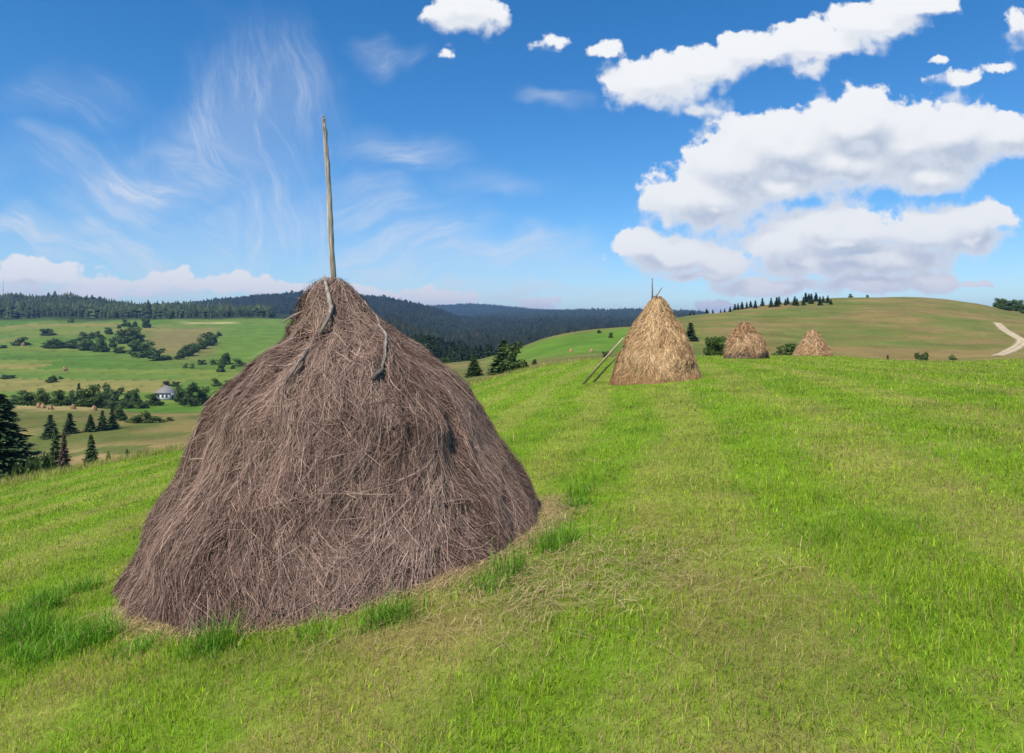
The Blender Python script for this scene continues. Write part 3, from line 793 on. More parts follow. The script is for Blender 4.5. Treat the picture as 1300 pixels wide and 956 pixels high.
def leafy_geo(seed, lobes=11, leaves=130, col=(0.045, 0.075, 0.018), wide=0.42, low=0.02, ls=0.05):
    g = np.random.default_rng(seed)
    parts = [tube([(0, 0, -0.08), (0.01, 0, 0.18), (0.0, 0.02, 0.45), (0.02, 0, 0.72)], [0.035, 0.028, 0.02, 0.006], 7, 0.15, seed)]
    lv = []; lc = []
    for i in range(lobes):
        a = g.random() * 2 * PI; rad = wide * 0.62 * math.sqrt(g.random())
        skirt = i < lobes * 0.45
        if skirt: a = 2 * PI * (i + 0.5 * g.random()) / (lobes * 0.45); rad = wide * g.uniform(0.45, 0.62)
        zc = low + 0.13 + 0.70 * g.random()**0.8 * (1 - 0.75 * (rad / wide)**2)
        if skirt: zc = low + g.uniform(0.10, 0.26)
        c = np.array([math.cos(a) * rad, math.sin(a) * rad, zc])
        r = g.uniform(0.12, 0.21) * (wide / 0.42)**0.5
        parts.append(tube([(0, 0, max(0.1, zc * 0.45)), tuple(c * np.array([0.5, 0.5, 0.8])), tuple(c)], [0.014, 0.009, 0.004], 5, 0.1, seed + i))
        n = int(leaves * (r / 0.16)**2)
        v = g.normal(0, 1, (n, 3)); v /= np.linalg.norm(v, axis=1, keepdims=True)
        rr = r * g.random(n)**0.35 * (0.75 + 0.5 * fbm(v[:, 0] * 2 + seed, v[:, 1] * 2 + v[:, 2], 3, seed + i))
        p = c + v * rr[:, None] * np.array([1.1, 1.1, 0.85])
        nrm = v + g.normal(0, 0.7, (n, 3)); nrm /= np.linalg.norm(nrm, axis=1, keepdims=True)
        t1 = np.cross(nrm, g.normal(0, 1, (n, 3))); t1 /= np.linalg.norm(t1, axis=1, keepdims=True); t2 = np.cross(nrm, t1)
        s = (ls * g.uniform(0.5, 1.25, n))[:, None]
        quad = np.stack([p - t1 * s, p + t2 * s * 0.55, p + t1 * s, p - t2 * s * 0.55], 1)
        lv.append(quad.reshape(-1, 3))
        cc = np.array(col) * np.exp(g.normal(0, 0.25, n))[:, None] * g.uniform(0.75, 1.3)
        lc.append(np.repeat(cc, 4, axis=0))
    V = np.concatenate(lv); C = np.concatenate(lc)
    Q = np.arange(len(V)).reshape(-1, 4)
    Vt, Ft, Ct = merge([(a, [b, c], (0.07, 0.052, 0.04)) for a, b, c in parts])
    V = fit_crown(V, Vt)
    return (Vt, Ft, Ct), (V, [Q], C)

class Kind:
    """one prototype of a kind of tree; the first use links it, later uses are copies"""
    def __init__(s, name, cat, geo, mat):
        s.name, s.cat, s.geo, s.mat, s.root = name, cat, geo, mat, None
    def put(s, loc, h, w, label, group=None):
        rz = random.uniform(0, 6.28)
        sc = (w, w, h)
        if s.root is None:
            s.root = empty(s.name, loc, label, s.cat, group, rz, sc)
            (Vt, Ft, Ct), (Vc, Fc, Cc) = s.geo
            np_mesh('trunk', Vt, Ft, M_bark, s.root, Ct)
            np_mesh('crown', Vc, Fc, s.mat, s.root, Cc)
            return s.root
        return copy_thing(s.root, loc, rz, sc, label, group)

DS = (0.036, 0.062, 0.018)
SP_NEAR = [Kind('spruce_tree', 'tree', spruce_geo(1, 40, 11, 16, 0.27, DS, 0.3, 0.04, 0.72), M_needle),
           Kind('spruce_tree', 'tree', spruce_geo(2, 30, 10, 12, 0.25, (0.052, 0.086, 0.020), 0.3, 0.03, 0.85), M_needle)]
SP_DEAD = Kind('spruce_tree', 'tree', spruce_geo(3, 26, 7, 9, 0.26, (0.085, 0.060, 0.038), 0.5, 0.10, 0.6), M_needle)
SP_FAR = [Kind('spruce_tree', 'tree', spruce_geo(4 + i, 18, 7, 6, 0.25, DS, 0.35, 0.05, 1.25), M_needle) for i in range(3)]
LF = [Kind('leafy_tree', 'tree', leafy_geo(30 + i, 16, 110, c_), M_leaf) for i, c_ in enumerate([(0.070, 0.112, 0.022), (0.090, 0.138, 0.026), (0.062, 0.100, 0.024), (0.105, 0.148, 0.034)])]
BU = [Kind('bush', 'bush', leafy_geo(50 + i, 12, 120, c_, 0.5, -0.03, 0.055), M_leaf) for i, c_ in enumerate([(0.078, 0.120, 0.024), (0.066, 0.105, 0.022), (0.115, 0.155, 0.036)])]

def spr(pool, px, py, hpx, wpx, label, group=None, depth=None, dmin=30, ratio=1.0):
    x, y, z = at_depth(px, depth) if depth else at(px, py, dmin)
    s = y / F
    top = (HY - py) if not depth else None
    h = hpx * s if not depth else (z * -1 + (HY - (py - hpx)) * s)      # with a depth: the top sits at py-hpx
    w = wpx * s / ratio
    k = pool if isinstance(pool, Kind) else random.choice(pool)
    return k.put((x, y, z), h, w, label, group)

# zoom-of-the-valley coordinates -> photo pixels
def zz_(X, Y): return X * 0.272, 360 + Y * 0.272
def valley(pool, X, Y, Hh, W, label, group=None, ratio=1.0, dmin=40, depth=None):
    px, py = zz_(X, Y)
    return spr(pool, px, py, Hh * 0.272, W * 0.272, label, group, depth, dmin, ratio)

# spruces just below the meadow's left edge
spr(SP_NEAR[0], 0, 610, 108, 108, 'big dark spruce at the left edge of the picture just below the meadow', depth=62)
valley(SP_NEAR[1], 258, 850, 175, 85, 'dark green spruce beside the browning one below the meadow edge', ratio=1.0, depth=75)
valley(SP_DEAD, 298, 852, 160, 85, 'half bare browning spruce below the meadow edge', ratio=1.0, depth=74)
valley(SP_NEAR[1], 425, 848, 140, 85, 'lone small bright-lit spruce on the tan slope nearest the big haystack', ratio=1.0, depth=78)
valley(SP_FAR[0], 235, 722, 108, 80, 'leftmost dark spruce standing on the rough slope behind the browning one', ratio=1.0, dmin=60)
valley(SP_FAR[1], 325, 700, 95, 72, 'solitary cone-shaped spruce on the rough slope with a shadow at its foot', ratio=1.0, dmin=60)
valley(SP_FAR[2], 422, 692, 80, 58, 'left spruce of the little clump on the rough slope below the farmhouse', ratio=1.0, dmin=60)
valley(SP_FAR[0], 478, 686, 92, 55, 'middle spruce of the little clump on the rough slope below the farmhouse', ratio=1.0, dmin=60)
valley(SP_FAR[1], 525, 678, 100, 60, 'right spruce of the little clump on the rough slope below the farmhouse', ratio=1.0, dmin=60)
valley(LF[0], 562, 640, 72, 58, 'round leafy tree right behind the little spruce clump', dmin=60)
g_ = 'bushes along the left meadow edge'
for (X, Y, Hh, W, dp) in ((190, 868, 75, 110, 58), (120, 885, 60, 100, 50), (232, 850, 40, 60, 60), (160, 880, 50, 70, 52)):
    valley(BU[1], X, Y, Hh, W, 'dark low bush between the big spruce and the browning spruce', g_, 1.0, depth=dp)
valley(BU[2], 515, 815, 28, 34, 'small pale weedy bush on the meadow edge right of the lone spruce', None, 1.0, depth=34)
valley(BU[2], 600, 796, 22, 24, 'tiny weedy bush on the meadow edge closest to the big haystack', None, 1.0, depth=32)
# trees round the farmhouse
row = 'trees in the row across the valley by the farmhouse'
for (k, X, Y, Hh, W, lab) in ((LF, 130, 572, 72, 90, None), (LF, 200, 572, 82, 74, None), (LF, 285, 577, 76, 95, None), (LF, 425, 582, 104, 105, None), (LF, 490, 562, 94, 60, None),
                              (LF, 550, 577, 88, 105, None), (LF, 635, 567, 76, 56, None), (LF, 600, 560, 60, 60, None), (LF, 80, 565, 45, 60, None), (LF, 330, 560, 60, 50, None), (LF, 460, 575, 70, 60, None)):
    valley(k, X, Y, Hh, W, 'dark round leafy tree in the long row left of the farmhouse', row, dmin=190)
for X in (375, 450, 520, 590, 660): valley(BU[1], X, 583, 34, 75, 'low dark bush at the foot of the tree row left of the farmhouse', 'low bushes under the farmhouse tree row', 1.0, dmin=190)
valley(SP_FAR[2], 368, 550, 84, 40, 'pointed spruce rising out of the long leafy tree row', None, 1.0, dmin=190)
valley(LF[1], 722, 570, 58, 80, 'broad low tree touching the left of the farmhouse', dmin=190)
valley(LF[2], 895, 572, 108, 100, 'tallest dense tree right of the farmhouse', dmin=190)
valley(LF[0], 846, 562, 82, 64, 'tree hiding the right corner of the farmhouse', dmin=190)
valley(LF[1], 950, 568, 84, 76, 'rightmost tree of the clump right of the farmhouse', dmin=190)
valley(BU[0], 780, 478, 24, 40, 'small tree behind the farmhouse roof', None, 1.0, dmin=250)
valley(BU[1], 820, 480, 22, 40, 'small bush behind the right end of the farmhouse roof', None, 1.0, dmin=250)
for (X, Y, Hh, W, lab) in ((690, 650, 55, 60, 'tallest bush of the scrub strip below the farmhouse'), (640, 648, 38, 100, 'spreading bush at the left of the scrub strip below the farmhouse'),
                           (740, 648, 30, 70, 'low bush at the right of the scrub strip below the farmhouse'), (795, 642, 20, 34, 'little round bush at the end of the scrub strip by the green field')):
    valley(BU[2], X, Y, Hh, W, lab, None, 1.0, dmin=130)
# lone bushes out in the fields
for (X, Y, Hh, W, lab) in ((240, 462, 32, 48, 'dark round bush alone in the middle valley fields'), (283, 447, 14, 24, 'tiny bush right of the round bush alone in the valley fields'),
                           (95, 287, 38, 74, 'dark bush beside the orange little haystack at the far left'), (12, 302, 15, 36, 'low bush at the picture\'s left edge in the upper fields'), (35, 442, 15, 66, 'low straggling bush in the lower fields at the far left'),
                           (330, 182, 28, 28, 'round bush alone near the top of the upper left field'), (1030, 413, 40, 38, 'bush with a dark shadow under it beside the big haystack\'s left shoulder'),
                           (1085, 398, 16, 22, 'tiny bush between two bigger ones left of the big haystack'), (1010, 478, 36, 48, 'round bush in the green field close to the haystack\'s left slope'), (1055, 478, 26, 34, 'smaller bush touching the haystack\'s left slope'),
                           (865, 394, 22, 24, 'left one of a small bush pair below the diagonal hedge'), (895, 396, 22, 22, 'right one of a small bush pair below the diagonal hedge'),
                           (945, 378, 22, 44, 'flat bush below the diagonal hedge'), (1000, 378, 24, 38, 'flat bush left of the taller tree below the diagonal hedge'), (1048, 378, 54, 54, 'taller tree in the bush row below the diagonal hedge'),
                           (1120, 384, 34, 62, 'wide dark bush at the end of the row below the diagonal hedge'), (720, 166, 22, 16, 'small upright bush on the skyline of the fields'), (793, 166, 26, 18, 'small upright bush right on the skyline of the fields'),
                           (225, 242, 32, 64, 'bush above the little haystack in the upper left field'), (683, 206, 46, 42, 'pale green tree at the right of the group on the knoll')):
    valley(random.choice(BU), X, Y, Hh, W, lab, None, 1.0, dmin=210)
hg = 'hedge trees along the middle of the valley'
for (X, Y, Hh, W) in ((250, 302, 48, 78), (390, 268, 42, 58), (430, 258, 32, 34), (460, 250, 28, 38), (350, 302, 42, 70), (410, 312, 54, 84), (480, 320, 74, 60), (528, 302, 54, 36), (455, 318, 40, 60), (560, 325, 30, 60), (300, 300, 30, 60), (220, 300, 26, 50)):
    valley(LF, X, Y, Hh, W, 'dark tree in the winding hedge across the middle of the valley', hg, 1.0, dmin=300)
for (X, Y, Hh, W) in ((580, 200, 36, 32), (605, 206, 28, 28), (630, 204, 30, 24), (556, 210, 18, 20)):
    valley(LF, X, Y, Hh, W, 'small dark tree in the group on top of the brown knoll', 'trees on the brown knoll', 1.0, dmin=400)
valley(LF[0], 508, 237, 32, 36, 'round dark tree standing apart left of the knoll group', dmin=400)
for (X, Y, Hh, W) in ((585, 277, 70, 90), (630, 272, 66, 80)):
    valley(LF, X, Y, Hh, W, 'large dense tree of the wide clump at the knoll\'s foot', 'wide tree clump at the knoll\'s foot', 1.0, dmin=350)
for (X, Y, Hh, W) in ((640, 342, 80, 90), (680, 345, 74, 80)):
    valley(LF, X, Y, Hh, W, 'large dense tree of the dark clump in the hollow below the knoll', 'dark tree clump below the knoll', 1.0, dmin=300)
valley(LF[2], 745, 357, 52, 100, 'low wide tree right of the dark clump in the hollow', dmin=300)
for (X, Y, Hh, W) in ((838, 354, 46, 50), (872, 340, 58, 64), (905, 322, 44, 50), (935, 306, 52, 60), (968, 290, 62, 66), (992, 280, 50, 50), (1022, 246, 22, 28)):
    valley(LF, X, Y, Hh, W, 'dark tree in the straight hedge climbing diagonally to the right', 'trees of the diagonal hedge', 1.0, dmin=300)

# middle distance between the stacks
spr(SP_NEAR[1], 639, 474, 42, 38, 'broad dark spruce beside a rounded tree beyond the meadow edge', None, None, 60, 1.0)
spr(LF[2], 654, 473, 38, 34, 'dense rounded dark tree beside the broad spruce beyond the meadow edge', None, None, 60, 1.0)
spr(SP_NEAR[1], 602, 478, 28, 22, 'small olive spruce standing alone left of the broad dark spruce', None, None, 60, 1.0)
spr(BU[1], 561, 462, 8, 8, 'small bush right of the big haystack in the far green field', None, None, 90, 1.0)
spr(BU[0], 567, 461, 7, 9, 'second small bush right of the big haystack in the far green field', None, None, 90, 1.0)
spr(BU[1], 678, 463, 7, 7, 'small round bush right of the dense rounded tree', None, None, 75, 1.0)
spr(BU[1], 761, 423, 4, 6, 'little bush high on the green field left of the golden haystack', None, None, 120, 1.0)
spr(BU[1], 775, 429, 7, 6, 'upright bush on the green field touching the golden haystack', None, None, 120, 1.0)
spr(BU[1], 769, 455, 9, 10, 'bush behind the leaning poles', None, None, 80, 1.0)
spr(SP_FAR[1], 877, 433, 23, 21, 'broad dark conifer right of the golden haystack', None, None, 90, 1.0)
for (a_, b_, h_, w_) in ((903, 446, 18, 20), (915, 447, 20, 22)):
    spr(BU[0], a_, b_, h_, w_, 'green bush of the pair at the left of the reddish haystack', 'bush pair left of the reddish haystack', 69, 60, 1.0)
spr(BU[2], 989, 453, 14, 20, 'left green bush beside the farthest haystack', None, 73, 60, 1.0)
spr(BU[0], 1003, 453, 17, 22, 'right green bush touching the farthest haystack', None, 73, 60, 1.0)
spr(SP_FAR[0], 1127, 463, 12, 9, 'tiny spruce at the foot of the bare hill', None, 80, 60, 1.0)
spr(BU[1], 1170, 461, 14, 17, 'dark round bush at the foot of the bare hill', None, 80, 60, 1.0)
spr(BU[2], 1211, 458, 7, 14, 'faint low bush at the foot of the bare hill nearest the track', None, 85, 60, 1.0)

# conifers along the hill's crest
crest = [(876, 7), (881, 6), (897, 8), (905, 6), (915, 5), (920, 5), (927, 7), (933, 9), (937, 9), (942, 10), (948, 9), (953, 9), (959, 11), (968, 11), (979, 13), (986, 13), (989, 11), (997, 9), (1000, 10), (1009, 12), (1012, 10),
         (1020, 11), (1023, 13), (1027, 12), (1030, 14), (1036, 12), (1041, 12), (1045, 9), (1051, 10), (1055, 7)]
for px, h_ in crest:
    d = 335 + random.uniform(-8, 26) if px > 930 else 305 + random.uniform(-6, 14)
    x, y, z = at_depth(px, d)
    s = y / F
    random.choice(SP_FAR).put((x, y, z - 0.1), h_ * s * 0.9 + 0.2, h_ * s * random.uniform(0.5, 0.75), 'dark conifer in the row along the left crest of the bare hill', 'conifers along the hill crest')
for px, h_, lab in ((1080, 5, 'tiny lone tree on the bare hilltop nearer the conifer row'), (1101, 4, 'tiny lone tree on the bare hilltop farther from the conifer row')):
    x, y, z = at_depth(px, 395); LF[2].put((x, y, z), h_ * y / F, h_ * y / F * 1.2, lab)
for px in (1267, 1273, 1279, 1284, 1290, 1295, 1301, 1307, 1313):
    x, y, z = at_depth(px, random.uniform(350, 400)); h_ = random.uniform(10, 17)
    LF[0].put((x, y, z), h_ * y / F, h_ * y / F * 0.9, 'dark leafy tree in the grove at the right edge of the hill', 'grove at the right edge of the hill')

# ------------------------------------------------------------------ forests (far woods that read as one mass)
def forest(name, pts, hts, cols, label, seed, slim=0.27):
    g = np.random.default_rng(seed)
    n = len(pts); k = 6
    zl = np.array([[0.08, 1.0], [0.42, 0.52], [0.36, 0.72], [0.70, 0.28], [0.64, 0.46], [1.0, 0.0]])
    ang = np.linspace(0, 2 * PI, k, endpoint=False)
    V = np.zeros((n, 3 * (k + 1), 3)); h = hts[:, None]
    rot = g.random((n, 1)) * 6.28
    q = 0
    T = []
    fat = g.uniform(0.7, 1.35, (n, 1)); rnd_ = (g.random((n, 1)) < 0.35)     # some crowns are rounded broadleaf
    for lo, hi in ((0.03, 0.50), (0.30, 0.78), (0.58, 1.0)):
        rad = slim * fat * np.where(rnd_, 1.25 - lo * 0.35, 1 - lo * 0.85)
        jit = g.uniform(0.65, 1.25, (n, k))
        V[:, q:q + k, 0] = np.cos(ang[None] + rot) * h * rad * jit
        V[:, q:q + k, 1] = np.sin(ang[None] + rot) * h * rad * jit
        V[:, q:q + k, 2] = h * (lo + g.normal(0, 0.02, (n, k)))
        V[:, q + k, 2] = hts * np.where(rnd_[:, 0], hi * 0.82, hi)
        T += [(q + i, q + (i + 1) % k, q + k) for i in range(k)]
        q += k + 1
    V = V + pts[:, None, :]
    T = (np.array(T)[None] + (np.arange(n) * 3 * (k + 1))[:, None, None]).reshape(-1, 3)
    C = np.repeat(cols, 3 * (k + 1), axis=0)
    tag(np_mesh(name, V.reshape(-1, 3), T, M_forest, None, C), label, 'forest', kind='stuff')

def scatter(n, pxr, dr, seed, maskf=None):
    g = np.random.default_rng(seed)
    px = g.uniform(*pxr, n); d = np.exp(g.uniform(math.log(dr[0]), math.log(dr[1]), n))
    if maskf is not None:
        kp = maskf(px, d, g); px = px[kp]; d = d[kp]
    u = (px - CX) / F
    x = u * d; z = H(x, d)
    return np.stack([x, d, z], -1), px, d, g

def visible(pts, hts):
    """keep trees whose tops rise above the nearer ground along their ray"""
    u = pts[:, 0] / pts[:, 1]; top = (pts[:, 2] + hts) / pts[:, 1]
    best = np.full(len(pts), -9.0)
    for f in np.linspace(0.03, 0.985, 70):
        d = pts[:, 1] * f
        best = np.maximum(best, H(u * d, d) / d)
    return top > best - 0.004

def wood(name, n, pxr, dr, hr, base, label, seed, maskf=None, var=0.3, slim=0.27):
    p, px, d, g = scatter(n, pxr, dr, seed, maskf)
    h = g.uniform(hr[0], hr[1], len(p)) * np.clip(g.normal(0.95, 0.22, len(p)), 0.45, 1.5) * (0.6 + 0.8 * fbm(p[:, 0] / 60, p[:, 1] / 60, 3, seed))
    k = visible(p, h); p = p[k]; h = h[k]; px = px[k]; d = d[k]
    c = np.array(base) * np.exp(g.normal(0, var, len(p)))[:, None] * (0.7 + 0.6 * fbm(p[:, 0] / 90, p[:, 1] / 90, 3, seed + 3))[:, None]
    au = (g.random(len(p)) < 0.06)
    c[au] = c[au] * np.array([1.9, 1.25, 0.9])
    forest(name, p, h, c, label, seed, slim)

def m_ridge(px, d, g):
    clear = np.exp(-(((px - 30) / 26)**2 + ((d - 1270) / 45)**2)) + np.exp(-(((px - 130) / 34)**2 + ((d - 1290) / 35)**2)) * 0.9
    return g.random(len(px)) > clear * 1.3
wood('ridge_forest', 11000, (-120, 345), (905, 1360), (9, 14), (0.032, 0.048, 0.015), 'dark mixed forest covering the ridge beyond the upper left fields', 201, m_ridge)
def m_mtn(px, d, g):
    clear = np.exp(-(((px - 515) / 40)**2 + ((d - 1850) / 160)**2))
    return g.random(len(px)) > clear * 1.4
wood('mountain_forest', 24000, (180, 640), (1350, 2150), (9, 14), (0.013, 0.020, 0.010), 'dark blue-green forest covering the rounded mountain behind the big haystack', 202, m_mtn, 0.25)  # cloud shadow over the mountain is put into the dark base colour
wood('valley_forest', 17000, (480, 880), (620, 1900), (9, 14), (0.013, 0.020, 0.010), 'dark forest filling the valley between the big and the golden haystack', 203, None, 0.25)  # base colour kept dark to stand for cloud shadow on the valley
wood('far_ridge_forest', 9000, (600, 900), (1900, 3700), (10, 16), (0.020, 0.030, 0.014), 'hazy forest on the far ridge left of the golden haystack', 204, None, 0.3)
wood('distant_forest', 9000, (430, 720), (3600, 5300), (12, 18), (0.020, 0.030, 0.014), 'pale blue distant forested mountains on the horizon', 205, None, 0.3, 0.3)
# individually visible conifers at the near rim of the valley forest
g6 = np.random.default_rng(66)
pp, px6, dd6, _ = scatter(150, (515, 625), (330, 620), 67)
hh6 = g6.uniform(9, 15, len(pp))
kk6 = visible(pp, hh6)
for p_, h_ in zip(pp[kk6], hh6[kk6]):
    k6 = random.choice(SP_FAR)
    k6.put(tuple(p_), float(h_), float(h_) * random.uniform(0.4, 0.6), 'olive green conifer on the valley slope right of the big haystack', 'conifers on the valley slope')

# ------------------------------------------------------------------ tiny haystacks far off
Vs_, Fs_, Cs_, _ = hay_mesh([(1.0, 0.02), (0.97, 0.10), (0.8, 0.22), (0.5, 0.38), (0.2, 0.47), (-0.1, 0.5)], 900, 0.03, 0.3, GOLD_HAY, 41, lump=0.05, core=(14, 18))
tiny = None
def tiny_stack(px, py, hpx, lab, group=None, dmin=60):
    global tiny
    x, y, z = at(px, py, dmin); s = hpx * y / F
    if tiny is None:
        tiny = empty('haystack', (x, y, z), lab, 'haystack', group, 0, s)
        np_mesh('hay', Vs_, Fs_, M_hay, tiny, Cs_)
    else:
        copy_thing(tiny, (x, y, z), random.uniform(0, 6), s, lab, group)
for X, Y in ((180, 580), (200, 582), (235, 588), (341, 586), (439, 592), (513, 580)):
    px, py = zz_(X, Y); tiny_stack(px, py, 6.5, 'tiny haystack on the pale stubble strip in front of the farmhouse trees', 'tiny haystacks on the stubble strip', 150)
tiny_stack(*zz_(108, 292), 5, 'tiny orange haystack beside a dark bush far up the left fields', None, 300)
tiny_stack(*zz_(303, 408), 6, 'tiny pale haystack alone in the middle left fields', None, 300)
tiny_stack(725, 447, 5, 'tiny haystack on the green field, the left of two beyond the dip', None, 100)
tiny_stack(751, 447, 5, 'tiny haystack on the green field, the right of two beyond the dip', None, 100)

# ------------------------------------------------------------------ farmhouse
def box(x0, x1, y0, y1, z0, z1):
    V = np.array([(x, y, z) for z in (z0, z1) for y in (y0, y1) for x in (x0, x1)])
    Q = np.array([(0, 2, 3, 1), (4, 5, 7, 6), (0, 1, 5, 4), (2, 6, 7, 3), (0, 4, 6, 2), (1, 3, 7, 5)])
    return V, Q
hx, hy, hz_ = at(211, 507, 200)
s = hy / F
W2 = 9.2 * s; D2 = W2 * 0.75
hs = empty('farmhouse', (hx, hy, hz_ - 0.1), 'small white farmhouse with a pale grey hipped roof among dark trees', 'house', rz=R_(-12))
V, Q = box(-W2, W2, -D2, D2, -0.6, 9.0 * s); np_mesh('wall', V, Q, M_plain, hs, np.full((8, 3), 0.62))
e_ = 1.22; zt = 9.0 * s; zr = 18.0 * s
V = np.array([(-W2 * e_, -D2 * e_, zt), (W2 * e_, -D2 * e_, zt), (W2 * e_, D2 * e_, zt), (-W2 * e_, D2 * e_, zt), (-W2 * 0.12, 0, zr), (W2 * 0.12, 0, zr),
              (-W2 * e_, -D2 * e_, zt - 0.12), (W2 * e_, -D2 * e_, zt - 0.12), (W2 * e_, D2 * e_, zt - 0.12), (-W2 * e_, D2 * e_, zt - 0.12)])
np_mesh('roof', V, [np.array([(1, 2, 5), (3, 0, 4)]), np.array([(0, 1, 5, 4), (2, 3, 4, 5), (0, 6, 7, 1), (1, 7, 8, 2), (2, 8, 9, 3), (3, 9, 6, 0), (6, 9, 8, 7)])], M_plain, hs, np.tile([[0.22, 0.205, 0.19]], (10, 1)))
for wx in (-0.62, 0.05, 0.66):
    w_ = 0.55
    V, Q = box(wx * W2 - w_, wx * W2 + w_, -D2 - 0.05, -D2 + 0.02, 3.2 * s, 6.6 * s); np_mesh('window', V, Q, M_plain, hs, np.full((8, 3), 0.04))
V, Q = box(W2 - 0.02, W2 + 0.05, -0.5, 0.5, 0.0, 2.0); np_mesh('door', V, Q, M_plain, hs, np.tile([[0.12, 0.08, 0.05]], (8, 1)))
V, Q = box(-W2 * 0.35, -W2 * 0.2, -0.3, 0.3, zt + 0.8, zr + 0.5); np_mesh('chimney', V, Q, M_plain, hs, np.tile([[0.3, 0.16, 0.12]], (8, 1)))

# ------------------------------------------------------------------ dirt track on the right hill
def track(pix, width, name='dirt_track'):
    P = np.array([at(px, py, 76)[:2] for px, py in pix])
    t = np.linspace(0, 1, len(P)); tq = np.linspace(0, 1, 160)
    C = np.stack([pchip(t, P[:, k][None], tq)[0] for k in range(2)], -1)
    T = np.gradient(C, axis=0); T /= np.linalg.norm(T, axis=1, keepdims=True)
    Nn = np.stack([-T[:, 1], T[:, 0]], -1)
    ws = width * (0.85 + 0.3 * fbm(tq * 30, tq * 0, 3, 8))
    K = 15; cols_ = np.linspace(-1, 1, K); V = []; cc = []
    for c_ in cols_:
        wv_ = (fbm(tq * 26 + 5 * c_, tq * 0 + 9 * c_, 3, 14) - 0.5) * 0.5
        p = C + Nn * ((c_ * ws * 0.75 + wv_ * abs(c_)))[:, None]
        V.append(np.stack([p[:, 0], p[:, 1], H(p[:, 0], p[:, 1]) + 0.10 - 0.08 * abs(c_)], -1))
        n_ = fbm(p[:, 0] / 0.9, p[:, 1] / 0.9, 3, 12); n2_ = fbm(p[:, 0] / 4, p[:, 1] / 4, 3, 16)
        worn = sstep(1.0, 0.55, abs(c_) + (n_ - 0.5) * 0.7)
        mid_ = sstep(0.22, 0.05, abs(c_) + (n2_ - 0.5) * 0.3) * 0.55
        t_ = mix(np.array([0.19, 0.155, 0.05]), np.array([0.50, 0.39, 0.245]), worn)
        t_ = mix(t_, np.array([0.27, 0.24, 0.10]), mid_)
        cc.append(t_ * (0.8 + 0.4 * n_)[:, None])
    V = np.stack(V, 1).reshape(-1, 3); cc = np.stack(cc, 1).reshape(-1, 3)
    I, J = np.meshgrid(np.arange(159), np.arange(K - 1), indexing='ij')
    Q = np.stack([I * K + J, I * K + J + 1, (I + 1) * K + J + 1, (I + 1) * K + J], -1).reshape(-1, 4)
    tag(np_mesh(name, V, Q, M_track, None, cc, smooth=True), kind='structure')
track([(1265, 452), (1278, 447), (1288, 442), (1296, 436), (1296, 431), (1287, 426), (1277, 420), (1270, 414), (1266, 410)], 1.9)
track([(1296, 436), (1306, 431), (1330, 424)], 1.9)

# mast on the left ridge
mx, my, mz = at_depth(4, 1290)
tag(np_mesh('radio_mast', *(lambda r: (r[0], [r[1], r[2]]))(tube([(0, 0, 0), (0, 0, 20), (0, 0, 42)], [0.5, 0.4, 0.2], 5)), M_plain, None, np.full((17, 3), 0.35), loc=(mx, my, mz)), 'thin grey mast on the forested ridge at the left edge', 'mast')

# ------------------------------------------------------------------ haze
def haze():
    V, Q = box(-11000, 11000, -11000, 11000, -420, 240)
    m = bpy.data.materials.new('haze'); m.use_nodes = True
    w = NT(m.node_tree); w.n.clear()
    out = w.new('ShaderNodeOutputMaterial'); pv = w.new('ShaderNodeVolumePrincipled')
    pv.inputs['Color'].default_value = (0.34, 0.60, 1.0, 1); pv.inputs['Density'].default_value = HAZE; pv.inputs['Anisotropy'].default_value = 0.2
    w.put(out.inputs['Volume'], pv.outputs[0])
    tag(np_mesh('haze', V, Q, m), kind='stuff')
HAZE = 0.00012
haze()

